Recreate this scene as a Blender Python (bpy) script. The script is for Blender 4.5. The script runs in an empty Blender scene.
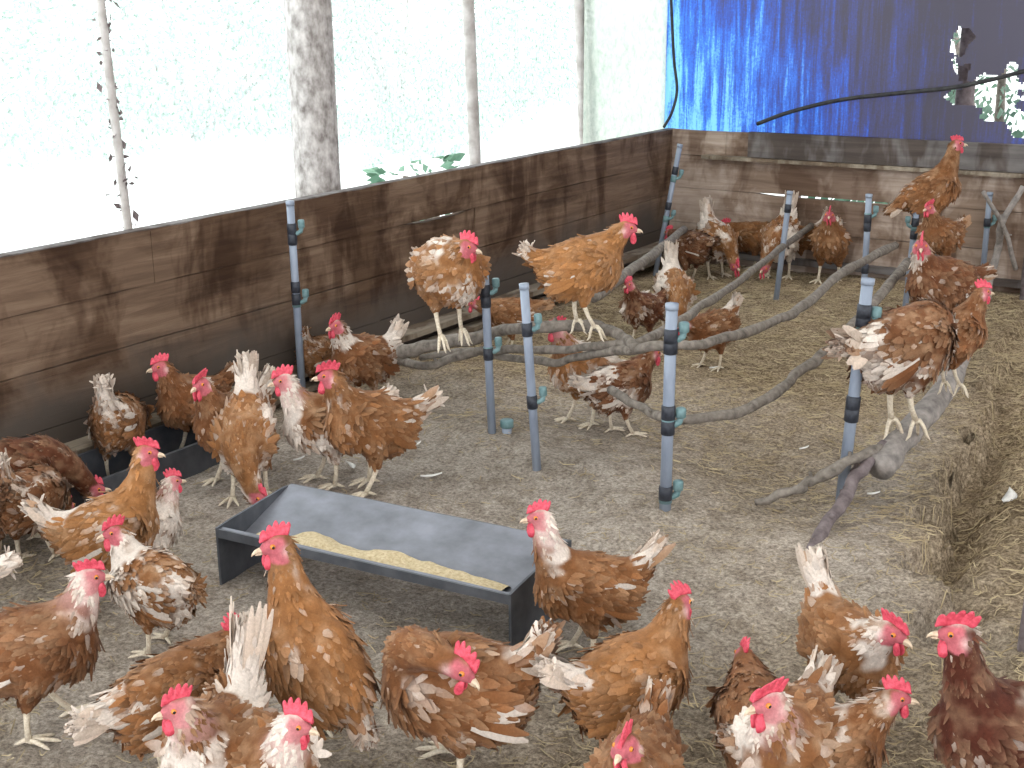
import bpy, bmesh, math, random
import numpy as np
from mathutils import Vector, Matrix

# ------------------------------------------------------------------ camera, sky, light, exposure
sc = bpy.context.scene
YAW, PITCH, ROLL, FPX = math.radians(33.03), math.radians(16.41), math.radians(-0.56), 1300.0
CAM = np.array([3.2, -6.42, 1.35])
_f = np.array([-math.sin(YAW)*math.cos(PITCH), math.cos(YAW)*math.cos(PITCH), -math.sin(PITCH)])
_r0 = np.array([math.cos(YAW), math.sin(YAW), 0.0]); _u0 = np.cross(_r0, _f)
_r = _r0*math.cos(ROLL)+_u0*math.sin(ROLL); _u = -_r0*math.sin(ROLL)+_u0*math.cos(ROLL)
cd = bpy.data.cameras.new('camera'); cam = bpy.data.objects.new('camera', cd); sc.collection.objects.link(cam)
cd.sensor_width = 36; cd.lens = 36*FPX/1024; cd.clip_end = 300; cd.clip_start = .05
cam.matrix_world = Matrix(((_r[0], _u[0], -_f[0], CAM[0]), (_r[1], _u[1], -_f[1], CAM[1]), (_r[2], _u[2], -_f[2], CAM[2]), (0, 0, 0, 1)))
sc.camera = cam
sc.view_settings.view_transform = 'Standard'; sc.view_settings.look = 'None'
sc.view_settings.gamma = 1; sc.view_settings.use_curve_mapping = False
sc.view_settings.exposure = 1.52
w = bpy.data.worlds.new('sky'); sc.world = w; w.use_nodes = True
_wn = w.node_tree.nodes; _bg = _wn['Background']
_bg.inputs['Color'].default_value = (.93, 0.96, 1.0, 1); _bg.inputs['Strength'].default_value = 1.35

# ------------------------------------------------------------------ helpers
C = sc.collection
def ray(u, v):
    return _f*FPX+_r*(u-512)-_u*(v-384)
def on_z(u, v, z):
    d = ray(u, v); return CAM+d*((z-CAM[2])/d[2])
def on_x(u, v, x):
    d = ray(u, v); return CAM+d*((x-CAM[0])/d[0])
def on_y(u, v, y):
    d = ray(u, v); return CAM+d*((y-CAM[1])/d[1])

_rs = np.random.RandomState(7)
_tab = _rs.rand(64, 64, 64).astype(np.float32)
def vnoise(P):
    P = np.asarray(P, dtype=np.float64); i = np.floor(P).astype(int); f = P-i; f = f*f*(3-2*f)
    r = 0
    for a in (0, 1):
        for b in (0, 1):
            for c in (0, 1):
                wgt = (f[..., 0] if a else 1-f[..., 0])*(f[..., 1] if b else 1-f[..., 1])*(f[..., 2] if c else 1-f[..., 2])
                r = r+wgt*_tab[(i[..., 0]+a) % 64, (i[..., 1]+b) % 64, (i[..., 2]+c) % 64]
    return r
def fbm(P, o=3):
    s = 0; a = .5
    for k in range(o):
        s = s+a*vnoise(P*2**k+17.3*k); a *= .5
    return s/(1-.5**o)

def link(o, parent=None):
    C.objects.link(o)
    if parent is not None: o.parent = parent
    return o
def mesh_np(name, V, F4, mats, parent=None, cols=None, smooth=True, midx=None):
    """V (n,3); F4 list of (m,k) int arrays"""
    me = bpy.data.meshes.new(name)
    V = np.asarray(V, dtype=np.float32)
    me.vertices.add(len(V)); me.vertices.foreach_set('co', V.ravel())
    li = np.concatenate([f.ravel() for f in F4]).astype(np.int32)
    tot = np.concatenate([np.full(len(f), f.shape[1]) for f in F4]).astype(np.int32)
    st = np.concatenate([[0], np.cumsum(tot)[:-1]]).astype(np.int32)
    me.loops.add(len(li)); me.loops.foreach_set('vertex_index', li)
    me.polygons.add(len(tot)); me.polygons.foreach_set('loop_start', st)
    if midx is not None: me.polygons.foreach_set('material_index', np.asarray(midx, dtype=np.int32))
    me.update(calc_edges=True)
    me.polygons.foreach_set('use_smooth', np.full(len(tot), smooth))
    if cols is not None:
        a = me.color_attributes.new('pigment', 'FLOAT_COLOR', 'POINT')
        c4 = np.ones((len(V), 4), dtype=np.float32); c4[:, :3] = cols; a.data.foreach_set('color', c4.ravel())
    for m in (mats if isinstance(mats, (list, tuple)) else [mats]): me.materials.append(m)
    return link(bpy.data.objects.new(name, me), parent)
def obj(name, bm, mat, parent=None, smooth=False):
    me = bpy.data.meshes.new(name); bmesh.ops.recalc_face_normals(bm, faces=bm.faces); bm.to_mesh(me); bm.free()
    me.materials.append(mat)
    if smooth:
        for p in me.polygons: p.use_smooth = True
    return link(bpy.data.objects.new(name, me), parent)
def tag(o, label, cat, group=None):
    o['label'] = label; o['category'] = cat
    if group: o['group'] = group
    return o
def thing(name, label, cat, loc=(0, 0, 0), rz=0, group=None):
    o = bpy.data.objects.new(name, None); o.empty_display_size = .05; link(o)
    o.location = [float(v) for v in loc]; o.rotation_euler = (0, 0, rz)
    return tag(o, label, cat, group)
def structure(o):
    o['kind'] = 'structure'; return o
def box(bm, c, s, rot=None, jit=0.0, rnd=random):
    vs = []
    for x in (-.5, .5):
        for y in (-.5, .5):
            for z in (-.5, .5):
                v = Vector((x*s[0], y*s[1], z*s[2]))
                if jit: v += Vector([rnd.uniform(-jit, jit) for _ in range(3)])
                if rot is not None: v = rot @ v
                vs.append(bm.verts.new(v+Vector(c)))
    for q in ((0, 1, 3, 2), (4, 6, 7, 5), (0, 4, 5, 1), (2, 3, 7, 6), (0, 2, 6, 4), (1, 5, 7, 3)):
        bm.faces.new([vs[k] for k in q])
def tube_arr(pts, rad, n=8, cap=True, bump=None, flat=1.0):
    """swept tube; returns V, quads, caps"""
    pts = np.asarray(pts, float); m = len(pts); rad = np.broadcast_to(np.asarray(rad, float), (m,))
    T = np.gradient(pts, axis=0); T /= np.linalg.norm(T, axis=1)[:, None]+1e-12
    N = np.zeros_like(T); ref = np.array([0, 0, 1.0]) if abs(T[0, 2]) < .9 else np.array([1.0, 0, 0])
    n0 = np.cross(T[0], ref); N[0] = n0/np.linalg.norm(n0)
    for i in range(1, m):
        v = N[i-1]-T[i]*(N[i-1]@T[i]); N[i] = v/(np.linalg.norm(v)+1e-12)
    B = np.cross(T, N); a = np.linspace(0, 2*math.pi, n, endpoint=False)
    R = rad[:, None]*np.ones((m, n))
    if bump is not None: R = R*(1+bump)
    V = pts[:, None, :]+R[..., None]*(np.cos(a)[None, :, None]*N[:, None, :]+flat*np.sin(a)[None, :, None]*B[:, None, :])
    V = V.reshape(-1, 3)
    i = np.arange(m-1)[:, None]; j = np.arange(n)[None, :]; j2 = (j+1) % n
    Q = np.stack([i*n+j, i*n+j2, (i+1)*n+j2, (i+1)*n+j], -1).reshape(-1, 4)
    caps = []
    if cap: caps = [np.arange(n)[::-1][None, :], (np.arange(n)+(m-1)*n)[None, :]]
    return V, [Q]+caps
def smooth_path(P, sub=6):
    P = np.asarray(P, float)
    if len(P) < 3: 
        t = np.linspace(0, 1, sub*2)[:, None]; return P[0]*(1-t)+P[-1]*t
    Q = np.vstack([2*P[0]-P[1], P, 2*P[-1]-P[-2]]); out = []
    for i in range(1, len(Q)-2):
        for t in np.linspace(0, 1, sub, endpoint=False):
            a, b, c, d = Q[i-1], Q[i], Q[i+1], Q[i+2]
            out.append(.5*((2*b)+(-a+c)*t+(2*a-5*b+4*c-d)*t*t+(-a+3*b-3*c+d)*t**3))
    out.append(Q[-2]); return np.array(out)
def combine(parts):
    V = []; F = []; o = 0
    for v, fs in parts:
        V.append(v); F += [f+o for f in fs]; o += len(v)
    return np.vstack(V), F

# ------------------------------------------------------------------ materials
def nt(name):
    m = bpy.data.materials.new(name); m.use_nodes = True; t = m.node_tree
    return m, t, t.nodes, t.links, t.nodes['Principled BSDF']
def ramp(N, stops):
    r = N.new('ShaderNodeValToRGB'); e = r.color_ramp.elements
    e[0].position, e[0].color = stops[0][0], (*stops[0][1], 1); e[1].position, e[1].color = stops[1][0], (*stops[1][1], 1)
    for p, c in stops[2:]:
        x = e.new(p); x.color = (*c, 1)
    return r
def noise(N, L, scale, detail=4, vec=None, rough=.6, dist=0):
    n = N.new('ShaderNodeTexNoise'); n.inputs['Scale'].default_value = scale; n.inputs['Detail'].default_value = detail
    n.inputs['Roughness'].default_value = rough; n.inputs['Distortion'].default_value = dist
    if vec is not None: L.new(vec, n.inputs['Vector'])
    return n
def mapping(N, L, scale, kind='Object', rot=(0, 0, 0)):
    t = N.new('ShaderNodeTexCoord'); m = N.new('ShaderNodeMapping'); m.inputs['Scale'].default_value = scale; m.inputs['Rotation'].default_value = rot
    L.new(t.outputs[kind], m.inputs['Vector']); return m.outputs['Vector']
def mix(N, L, fac, a, b, mode='MIX'):
    m = N.new('ShaderNodeMix'); m.data_type = 'RGBA'; m.blend_type = mode
    for s, v in ((0, fac), (6, a), (7, b)):
        if hasattr(v, 'is_output'): L.new(v, m.inputs[s])
        else: m.inputs[s].default_value = v if s == 0 else (*v, 1)
    return m.outputs[2]
def bump(N, L, h, strength, dist, bsdf):
    b = N.new('ShaderNodeBump'); b.inputs['Strength'].default_value = strength; b.inputs['Distance'].default_value = dist
    L.new(h, b.inputs['Height']); L.new(b.outputs['Normal'], bsdf.inputs['Normal'])
def simple(name, c1, c2, scale=30, rough=.6, metal=0, bs=.2, bd=.003, vscale=(1, 1, 1), spec=.4):
    m, t, N, L, b = nt(name)
    v = mapping(N, L, vscale); n = noise(N, L, scale, 5, v)
    r = ramp(N, [(.3, c1), (.7, c2)]); L.new(n.outputs['Fac'], r.inputs['Fac']); L.new(r.outputs['Color'], b.inputs['Base Color'])
    b.inputs['Roughness'].default_value = rough; b.inputs['Metallic'].default_value = metal; b.inputs['Specular IOR Level'].default_value = spec
    bump(N, L, n.outputs['Fac'], bs, bd, b); return m

def m_ground():
    m, t, N, L, b = nt('dirt floor')
    v = mapping(N, L, (1, 1, 1))
    big = noise(N, L, 1.1, 4, v); mid = noise(N, L, 14, 6, v, .7); fine = noise(N, L, 95, 6, v, .8)
    at = N.new('ShaderNodeAttribute'); at.attribute_name = 'pigment'
    sep = N.new('ShaderNodeSeparateColor'); L.new(at.outputs['Color'], sep.inputs['Color'])
    grey = ramp(N, [(.37, (.24, .20, .17)), (.63, (.68, .60, .52))]); L.new(fine.outputs['Fac'], grey.inputs['Fac'])
    st = ramp(N, [(.38, (.12, .085, .05)), (.5, (.34, .255, .165)), (.64, (.68, .54, .37))]); L.new(fine.outputs['Fac'], st.inputs['Fac'])
    c = mix(N, L, sep.outputs['Red'], grey.outputs['Color'], st.outputs['Color'])
    dr = ramp(N, [(.38, (.60, .57, .53)), (.56, (1, 1, 1))]); L.new(mid.outputs['Fac'], dr.inputs['Fac'])
    c = mix(N, L, .8, c, dr.outputs['Color'], 'MULTIPLY')
    dr2 = ramp(N, [(.35, (.7, .7, .68)), (.62, (1.1, 1.1, 1.1))]); L.new(big.outputs['Fac'], dr2.inputs['Fac'])
    c = mix(N, L, .8, c, dr2.outputs['Color'], 'MULTIPLY')
    L.new(c, b.inputs['Base Color']); b.inputs['Roughness'].default_value = .95; b.inputs['Specular IOR Level'].default_value = .1
    bump(N, L, fine.outputs['Fac'], .9, .012, b); return m
def m_wood(name, c1, c2, c3, axis=1, stain=(.45, .38, .32), low_dark=False):
    """old plank wood, grain running along the given axis"""
    m, t, N, L, b = nt(name)
    s = [14, 14, 14]; s[axis] = .9
    g = noise(N, L, 2.2, 7, mapping(N, L, tuple(s)), .65, .6)
    blot = noise(N, L, 3.2, 5, mapping(N, L, (1, 1, 1)), .6, .5)
    s2 = [6, 6, 1.6]; s2[axis] = 5
    drip = noise(N, L, 1.0, 4, mapping(N, L, tuple(s2)), .6, .3)
    r = ramp(N, [(.15, c1), (.5, c2), (.85, c3)]); L.new(g.outputs['Fac'], r.inputs['Fac'])
    q = ramp(N, [(.42, stain), (.53, (1, 1, 1))]); L.new(blot.outputs['Fac'], q.inputs['Fac'])
    c = mix(N, L, .85, r.outputs['Color'], q.outputs['Color'], 'MULTIPLY')
    q2 = ramp(N, [(.45, (.42, .34, .29)), (.53, (1, 1, 1))]); L.new(drip.outputs['Fac'], q2.inputs['Fac'])
    c = mix(N, L, .8, c, q2.outputs['Color'], 'MULTIPLY')
    if low_dark:      # dark brown tone on the lowest boards, ragged upper edge
        tc = N.new('ShaderNodeTexCoord'); sp = N.new('ShaderNodeSeparateXYZ'); L.new(tc.outputs['Object'], sp.inputs[0])
        ma = N.new('ShaderNodeMath'); ma.operation = 'MULTIPLY_ADD'; L.new(blot.outputs['Fac'], ma.inputs[0]); ma.inputs[1].default_value = -.38; L.new(sp.outputs['Z'], ma.inputs[2])
        mr_ = ramp(N, [(.0, (1, 1, 1)), (.16, (0, 0, 0))]); L.new(ma.outputs[0], mr_.inputs['Fac'])
        c = mix(N, L, mr_.outputs['Color'], c, (.085, .068, .056))
    L.new(c, b.inputs['Base Color']); b.inputs['Roughness'].default_value = .85; b.inputs['Specular IOR Level'].default_value = .2
    bump(N, L, g.outputs['Fac'], .5, .006, b); return m
def m_feather():
    m, t, N, L, b = nt('feather')
    at = N.new('ShaderNodeAttribute'); at.attribute_name = 'pigment'
    n = noise(N, L, 160, 4, mapping(N, L, (1, 1, 1)), .7)
    r = ramp(N, [(.3, (.72, .70, .68)), (.7, (1.2, 1.2, 1.2))]); L.new(n.outputs['Fac'], r.inputs['Fac'])
    c = mix(N, L, .7, at.outputs['Color'], r.outputs['Color'], 'MULTIPLY')
    L.new(c, b.inputs['Base Color']); b.inputs['Roughness'].default_value = .75; b.inputs['Specular IOR Level'].default_value = .12
    b.inputs['Sheen Weight'].default_value = .05
    bump(N, L, n.outputs['Fac'], .4, .003, b); return m
def m_net():
    m, t, N, L, b = nt('fine netting')
    n = noise(N, L, 55, 5, mapping(N, L, (1, 1, 1)), .8)
    big = noise(N, L, 1.3, 3, mapping(N, L, (1, 1, 1)), .6)
    tr = N.new('ShaderNodeBsdfTransparent'); tl = N.new('ShaderNodeBsdfTranslucent'); tl.inputs['Color'].default_value = (.82, .93, .90, 1)
    mx = N.new('ShaderNodeMixShader'); r = ramp(N, [(.35, (.16, .16, .16)), (.65, (.58, .58, .58))])
    L.new(n.outputs['Fac'], r.inputs['Fac'])
    L.new(r.outputs['Color'], mx.inputs['Fac']); L.new(tr.outputs[0], mx.inputs[1]); L.new(tl.outputs[0], mx.inputs[2])
    L.new(mx.outputs[0], N['Material Output'].inputs['Surface']); return m
def m_plastic_sheet():
    m, t, N, L, b = nt('cloudy plastic sheet')
    n = noise(N, L, 20, 5, mapping(N, L, (1, 1, 1)), .8)
    r = ramp(N, [(.3, (.30, .34, .30)), (.7, (.52, .53, .47))]); L.new(n.outputs['Fac'], r.inputs['Fac'])
    tr = N.new('ShaderNodeBsdfTransparent'); tl = N.new('ShaderNodeBsdfTranslucent'); L.new(r.outputs['Color'], tl.inputs['Color'])
    mx = N.new('ShaderNodeMixShader'); mx.inputs['Fac'].default_value = .93
    L.new(tr.outputs[0], mx.inputs[1]); L.new(tl.outputs[0], mx.inputs[2]); L.new(mx.outputs[0], N['Material Output'].inputs['Surface']); return m
def m_tarp():
    """blue tarpaulin, brown grime in vertical runs; thicker to the right, sun glow painted into the lower left"""
    m, t, N, L, b = nt('blue tarpaulin')
    tc = N.new('ShaderNodeTexCoord')
    def mp(s):
        q = N.new('ShaderNodeMapping'); q.inputs['Scale'].default_value = s; L.new(tc.outputs['Object'], q.inputs['Vector']); return q.outputs['Vector']
    streak = noise(N, L, 1, 5, mp((24, 1, 1.3)), .8, .3)
    blot = noise(N, L, 1, 4, mp((3.0, 1, 1.6)), .6, .4)
    grain = noise(N, L, 90, 4, mp((1, 1, 1)), .8)
    sep = N.new('ShaderNodeSeparateXYZ'); L.new(tc.outputs['Object'], sep.inputs[0])
    gx = N.new('ShaderNodeMapRange'); gx.inputs[1].default_value = 0.0; gx.inputs[2].default_value = 1.7; gx.inputs[3].default_value = -.27; gx.inputs[4].default_value = .26
    L.new(sep.outputs['X'], gx.inputs[0])
    gz = N.new('ShaderNodeMapRange'); gz.inputs[1].default_value = .66; gz.inputs[2].default_value = 1.4; gz.inputs[3].default_value = -.05; gz.inputs[4].default_value = .10
    L.new(sep.outputs['Z'], gz.inputs[0])  # brighter blue to the left and bottom paints in sun shining through
    def add(a, bb, k=1.0):
        q = N.new('ShaderNodeMath'); q.operation = 'MULTIPLY_ADD'; L.new(a, q.inputs[0]); q.inputs[1].default_value = k; L.new(bb, q.inputs[2]); return q.outputs[0]
    half = N.new('ShaderNodeValue'); half.outputs[0].default_value = -.28
    s = add(streak.outputs['Fac'], gx.outputs[0], 1.0); s = add(blot.outputs['Fac'], s, .55); s = add(gz.outputs[0], s); s = add(grain.outputs['Fac'], s, .35); s = add(half.outputs[0], s)
    r = ramp(N, [(.38, (.22, .60, 1.0)), (.50, (.035, .18, .80)), (.62, (.03, .08, .42)), (.74, (.045, .05, .16)), (.92, (.045, .038, .06))])
    r.color_ramp.interpolation = 'LINEAR'
    L.new(s, r.inputs['Fac'])
    tl = N.new('ShaderNodeBsdfTranslucent'); L.new(r.outputs['Color'], tl.inputs['Color'])
    df = N.new('ShaderNodeBsdfDiffuse'); L.new(mix(N, L, .5, r.outputs['Color'], (.10, .09, .14)), df.inputs['Color'])
    mx = N.new('ShaderNodeMixShader'); mx.inputs['Fac'].default_value = .35
    L.new(tl.outputs[0], mx.inputs[1]); L.new(df.outputs[0], mx.inputs[2])
    gl = N.new('ShaderNodeBsdfGlossy'); gl.inputs['Roughness'].default_value = .45; m2 = N.new('ShaderNodeMixShader'); m2.inputs['Fac'].default_value = .04
    L.new(mx.outputs[0], m2.inputs[1]); L.new(gl.outputs[0], m2.inputs[2]); L.new(m2.outputs[0], N['Material Output'].inputs['Surface']); return m

M = {}
M['ground'] = m_ground()
M['plankL'] = m_wood('stained wall planks', (.05, .03, .02), (.155, .10, .066), (.27, .19, .13), 1, low_dark=True)
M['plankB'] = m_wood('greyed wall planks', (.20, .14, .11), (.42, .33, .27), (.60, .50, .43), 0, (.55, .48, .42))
M['sleeper'] = m_wood('dark grey board', (.09, .08, .08), (.16, .145, .14), (.25, .23, .22), 0, (.8, .8, .8))
M['sill'] = m_wood('pale worn board', (.16, .13, .10), (.32, .27, .21), (.48, .42, .34), 1, (.6, .58, .55))
M['feather'] = m_feather()
M['comb'] = simple('comb skin', (.46, .030, .055), (.76, .11, .16), 120, .5, 0, .4, .002)
M['beak'] = simple('horn', (.45, .30, .20), (.72, .58, .42), 80, .4)
M['eye'] = simple('eye ring', (.55, .16, .03), (.75, .28, .05), 200, .2)
M['pupil'] = simple('pupil', (.01, .01, .01), (.02, .02, .02), 10, .1)
M['leg'] = simple('scaly leg', (.52, .42, .30), (.80, .72, .58), 180, .6, 0, .6, .002)
M['pvc'] = simple('grey plastic pipe', (.17, .20, .26), (.32, .37, .45), 14, .45, 0, .1, .001, (1, 1, .3))
M['tape'] = simple('black tape', (.012, .014, .02), (.04, .045, .06), 60, .5)
M['fitting'] = simple('green grey fitting', (.09, .18, .19), (.20, .31, .32), 40, .5)
M['bark'] = simple('grey bark', (.095, .08, .066), (.27, .235, .20), 42, .9, 0, .7, .006, (1, 1, 1))
M['bark2'] = simple('weathered log', (.15, .135, .125), (.38, .34, .31), 30, .9, 0, .7, .006)
M['bark3'] = simple('purple brown stick', (.09, .068, .07), (.23, .19, .19), 30, .9, 0, .7, .006)
M['zinc'] = simple('dull zinc', (.105, .11, .125), (.215, .225, .26), 8, .55, .2, .15, .002, (1, 1, 3))
M['zincdark'] = simple('grimy zinc', (.05, .055, .065), (.12, .125, .14), 12, .55, .3, .2, .002)
M['feed'] = simple('feed mash', (.38, .29, .16), (.62, .52, .34), 120, .95, 0, .9, .006)
M['straw'] = simple('straw', (.26, .19, .10), (.58, .47, .29), 9, .8)
M['post'] = simple('mould flecked post', (.14, .12, .11), (.60, .57, .55), 30, .85, 0, .3, .003, (1, 1, .6))
M['stake'] = simple('pale stake', (.30, .27, .25), (.62, .60, .58), 12, .85)
M['black'] = simple('black cable', (.015, .015, .018), (.05, .05, .05), 30, .7)
M['white'] = simple('white feather', (.70, .68, .64), (.85, .84, .80), 60, .8)
def m_roof():  # unseen roof, made translucent to brighten the floor
    m, t, N, L, b = nt('translucent roof to light floor')
    n = noise(N, L, 3, 4, mapping(N, L, (1, 1, 1))); r = ramp(N, [(.3, (.42, .40, .36)), (.7, (.62, .60, .56))]); L.new(n.outputs['Fac'], r.inputs['Fac'])
    tl = N.new('ShaderNodeBsdfTranslucent'); df = N.new('ShaderNodeBsdfDiffuse'); mx = N.new('ShaderNodeMixShader'); mx.inputs['Fac'].default_value = .5
    L.new(r.outputs['Color'], tl.inputs['Color']); L.new(r.outputs['Color'], df.inputs['Color']); L.new(df.outputs[0], mx.inputs[1]); L.new(tl.outputs[0], mx.inputs[2])
    L.new(mx.outputs[0], N['Material Output'].inputs['Surface']); return m
M['roof'] = m_roof()
M['leaf'] = simple('leaf', (.07, .17, .11), (.20, .34, .23), 3, .6)
M['pale'] = simple('pale yard gravel', (.62, .66, .62), (.85, .88, .84), 3, .95)
M['net'] = m_net(); M['sheet'] = m_plastic_sheet(); M['tarp'] = m_tarp()

# ------------------------------------------------------------------ floor
def sstep(a, b, x):
    t = np.clip((x-a)/(b-a), 0, 1); return t*t*(3-2*t)
MOUNDS = [((490, 440), .22, .05), ((565, 470), .30, .035), ((640, 480), .25, .03), ((330, 470), .3, .02), ((660, 520), .22, .035), ((830, 560), .3, .03), ((470, 372), .35, .05)]
_mw = [(on_z(*p, 0)[:2], r, h) for p, r, h in MOUNDS]
# the trodden ledge: a curve on the floor from far to near
_led = np.array([on_z(u, v, 0)[:2] for u, v in ((1010, 330), (985, 390), (968, 440), (945, 470), (940, 500), (925, 530), (922, 575), (935, 640), (960, 720), (1000, 900))])
def gz(x, y):
    x = np.asarray(x, float); y = np.asarray(y, float); P = np.stack([x, y, x*0], -1)
    z = .045*(fbm(P*1.3+3, 3)-.5)+.020*(fbm(P*7+9, 3)-.5)
    for c, r, h in _mw: z = z+h*np.exp(-((x-c[0])**2+(y-c[1])**2)/(r*r))
    # step down to the right of the ledge
    xl = np.interp(y, _led[::-1, 1], _led[::-1, 0]) if _led[0, 1] > _led[-1, 1] else np.interp(y, _led[:, 1], _led[:, 0])
    d = x-xl+.12*(vnoise(P*9+5)-.5)+.06*(vnoise(P*31+5)-.5)
    amp = .095*np.exp(-((y-_led[4, 1])/.9)**2)+.012
    z = z-amp*sstep(-.005, .02, d)+amp*.85*sstep(.04, .24, d)+.02*np.exp(-(d/.15)**2)*(d < 0)
    return z
def ground_pt(u, v, dz=0):
    z = 0
    for _ in range(6):
        p = on_z(u, v, z+dz); z = float(gz(p[0], p[1]))
    return np.array([p[0], p[1], z+dz])
gx = np.arange(-.25, 6.5, .022); gy = np.arange(-7.6, .3, .022)
X, Y = np.meshgrid(gx, gy, indexing='ij'); Z = gz(X, Y); Pn = np.stack([X, Y, X*0], -1)
Z = Z+.012*(fbm(Pn*26, 3)-.5)+.016*(fbm(Pn*11+70, 3)-.5)
V = np.stack([X, Y, Z], -1).reshape(-1, 3); i = np.arange(len(gx)-1)[:, None]; j = np.arange(len(gy)-1)[None, :]; n = len(gy)
Q = np.stack([i*n+j, (i+1)*n+j, (i+1)*n+j+1, i*n+j+1], -1).reshape(-1, 4)
# how strawy the ground is: grey trodden dirt near the trough, litter to the right and back
_tr = ground_pt(380, 540)[:2]
dist = np.hypot((X-_tr[0])/1.15, (Y-_tr[1])/1.25)
_xl = np.interp(Y, _led[::-1, 1], _led[::-1, 0]); _d = X-_xl; _top = np.exp(-((_d+.16)/.13)**2)*np.exp(-((Y-_led[4, 1])/1.1)**2)
strawy = np.clip((1-.85*_top)*sstep(.55, 1.5, dist+.9*(fbm(Pn*2.2+40, 4)-.5)), 0, 1).reshape(-1)
structure(mesh_np('floor', V, [Q], M['ground'], cols=np.stack([strawy]*3, -1)))

# straw litter, one uncountable object
def make_straw():
    rs = np.random.RandomState(3); n = 42000
    x = rs.uniform(.26, 5.3, n*3); y = rs.uniform(-5.6, -.18, n*3)
    d = np.hypot((x-_tr[0])/1.15, (y-_tr[1])/1.25); pn = np.stack([x, y, x*0], -1)
    keep = rs.rand(n*3) < (.10+.9*sstep(.6, 1.5, d+.9*(fbm(pn*2.2+40, 4)-.5)))*(.35+1.3*(fbm(pn*5+2, 2)-.25))
    x = x[keep][:n]; y = y[keep][:n]; n = len(x)
    L = rs.gamma(3, .007, n)+.010; a = rs.rand(n)*math.pi*2; w_ = rs.uniform(.0006, .0015, n); cur = rs.normal(0, .9, n)*L
    V = np.zeros((n, 4, 3, 3)); t = np.linspace(-.5, .5, 4)
    for k in range(4):
        cx = x+np.cos(a)*L*t[k]-np.sin(a)*cur*(t[k]**2); cy = y+np.sin(a)*L*t[k]+np.cos(a)*cur*(t[k]**2)
        cz = gz(cx, cy)+.004+.006*rs.rand(n)*(1 if k in (0, 3) else .5)
        for q, (o, h) in enumerate(((-1, 0), (0, 1.2), (1, 0))):
            V[:, k, q, 0] = cx-np.sin(a)*w_*o; V[:, k, q, 1] = cy+np.cos(a)*w_*o; V[:, k, q, 2] = cz+h*w_
    base = (np.arange(n)*12)[:, None]; F = []
    for k in range(3):
        for q in range(2): F.append(np.stack([base[:, 0]+k*3+q, base[:, 0]+k*3+q+1, base[:, 0]+(k+1)*3+q+1, base[:, 0]+(k+1)*3+q], -1))
    o = mesh_np('straw_litter', V.reshape(-1, 3), F, M['straw']); o['kind'] = 'stuff'
    tag(o, 'loose chopped straw scattered over the dirt floor', 'straw')
make_straw()

# ------------------------------------------------------------------ walls
def plank_wall(name, axis, along, edges, mat, thick=.035, seed=1, pos=0, gaps=(), splits=()):
    """horizontal boards between heights in edges; split along the length"""
    rnd = random.Random(seed); bm = bmesh.new(); lo, hi = along
    for k in range(len(edges)-1):
        z0, z1 = edges[k], edges[k+1]
        cuts = [lo]+sorted(splits[k])+[hi] if splits else [lo, hi]
        for a, b in zip(cuts[:-1], cuts[1:]):
            g = .0015; dep = rnd.uniform(-.004, .004)
            nseg = max(2, int((b-a)/.12)); rows = []
            for s in range(nseg+1):
                t = a+.001+(b-a-.002)*s/nseg; e0 = z0+g+rnd.uniform(-.0012, .0012); e1 = z1-g+rnd.uniform(-.0012, .0012)
                for (ga, gb, gk, gd) in gaps:
                    if gk == k and ga < t < gb: e1 -= gd
                if k == len(edges)-2: e1 = z1+rnd.uniform(-.004, .002)
                r = []
                for (d, z) in ((0, e0), (0, e1), (thick, e1), (thick, e0)):
                    dd = pos-dep+(-d if axis == 1 else d)
                    r.append(bm.verts.new((dd, t, z) if axis == 1 else (t, dd, z)))
                rows.append(r)
            for s in range(nseg):
                for q in range(4): bm.faces.new((rows[s][q], rows[s][(q+1) % 4], rows[s+1][(q+1) % 4], rows[s+1][q]))
            bm.faces.new(rows[0]); bm.faces.new(rows[-1])
    return structure(obj(name, bm, mat))
WH = .69; WX = .11; WY = -.08
_g = sorted([on_x(443, 214, WX)[1], on_x(400, 219, WX)[1]])
plank_wall('wall_left', 1, (-7.6, WY), [-.08, .17, .345, .52, WH], M['plankL'], seed=4, pos=WX,
           gaps=((_g[0]+.05, _g[1]+.12, 2, .010),), splits=([-4.2], [-2.6, -5.3], [on_x(475, 215, WX)[1], -4.7], [on_x(475, 200, WX)[1], -3.7, -5.2]))
_b = (on_y(760, 186, WY)[0], on_y(900, 194, WY)[0])
plank_wall('wall_back', 0, (WX-.02, 6.5), [-.08, .20, .385, .56, WH], M['plankB'], seed=6, pos=WY,
           gaps=((_b[0], _b[1], 1, .010), (1.15, 1.35, 2, .005)), splits=([2.2], [1.55], [1.1, 3.4], [.42, 3.0]))
# dark board laid along the top of the back wall, its pale ledge
bm = bmesh.new(); x0 = on_y(749, 140, WY-.03)[0]
box(bm, ((x0+6.5)/2, WY-.022, WH-.055), (6.5-x0, .04, .125)); o = structure(obj('trim_1', bm, M['sleeper']))
bm = bmesh.new(); box(bm, ((x0-.25+6.5)/2, WY-.03, WH-.130), (6.5-x0+.25, .06, .018)); structure(obj('trim_2', bm, M['sill']))
# fine light capping along the left wall
bm = bmesh.new(); box(bm, (WX-.020, -3.85, WH-.002), (.044, 7.6, .008)); structure(obj('trim_3', bm, M['sleeper']))
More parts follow.
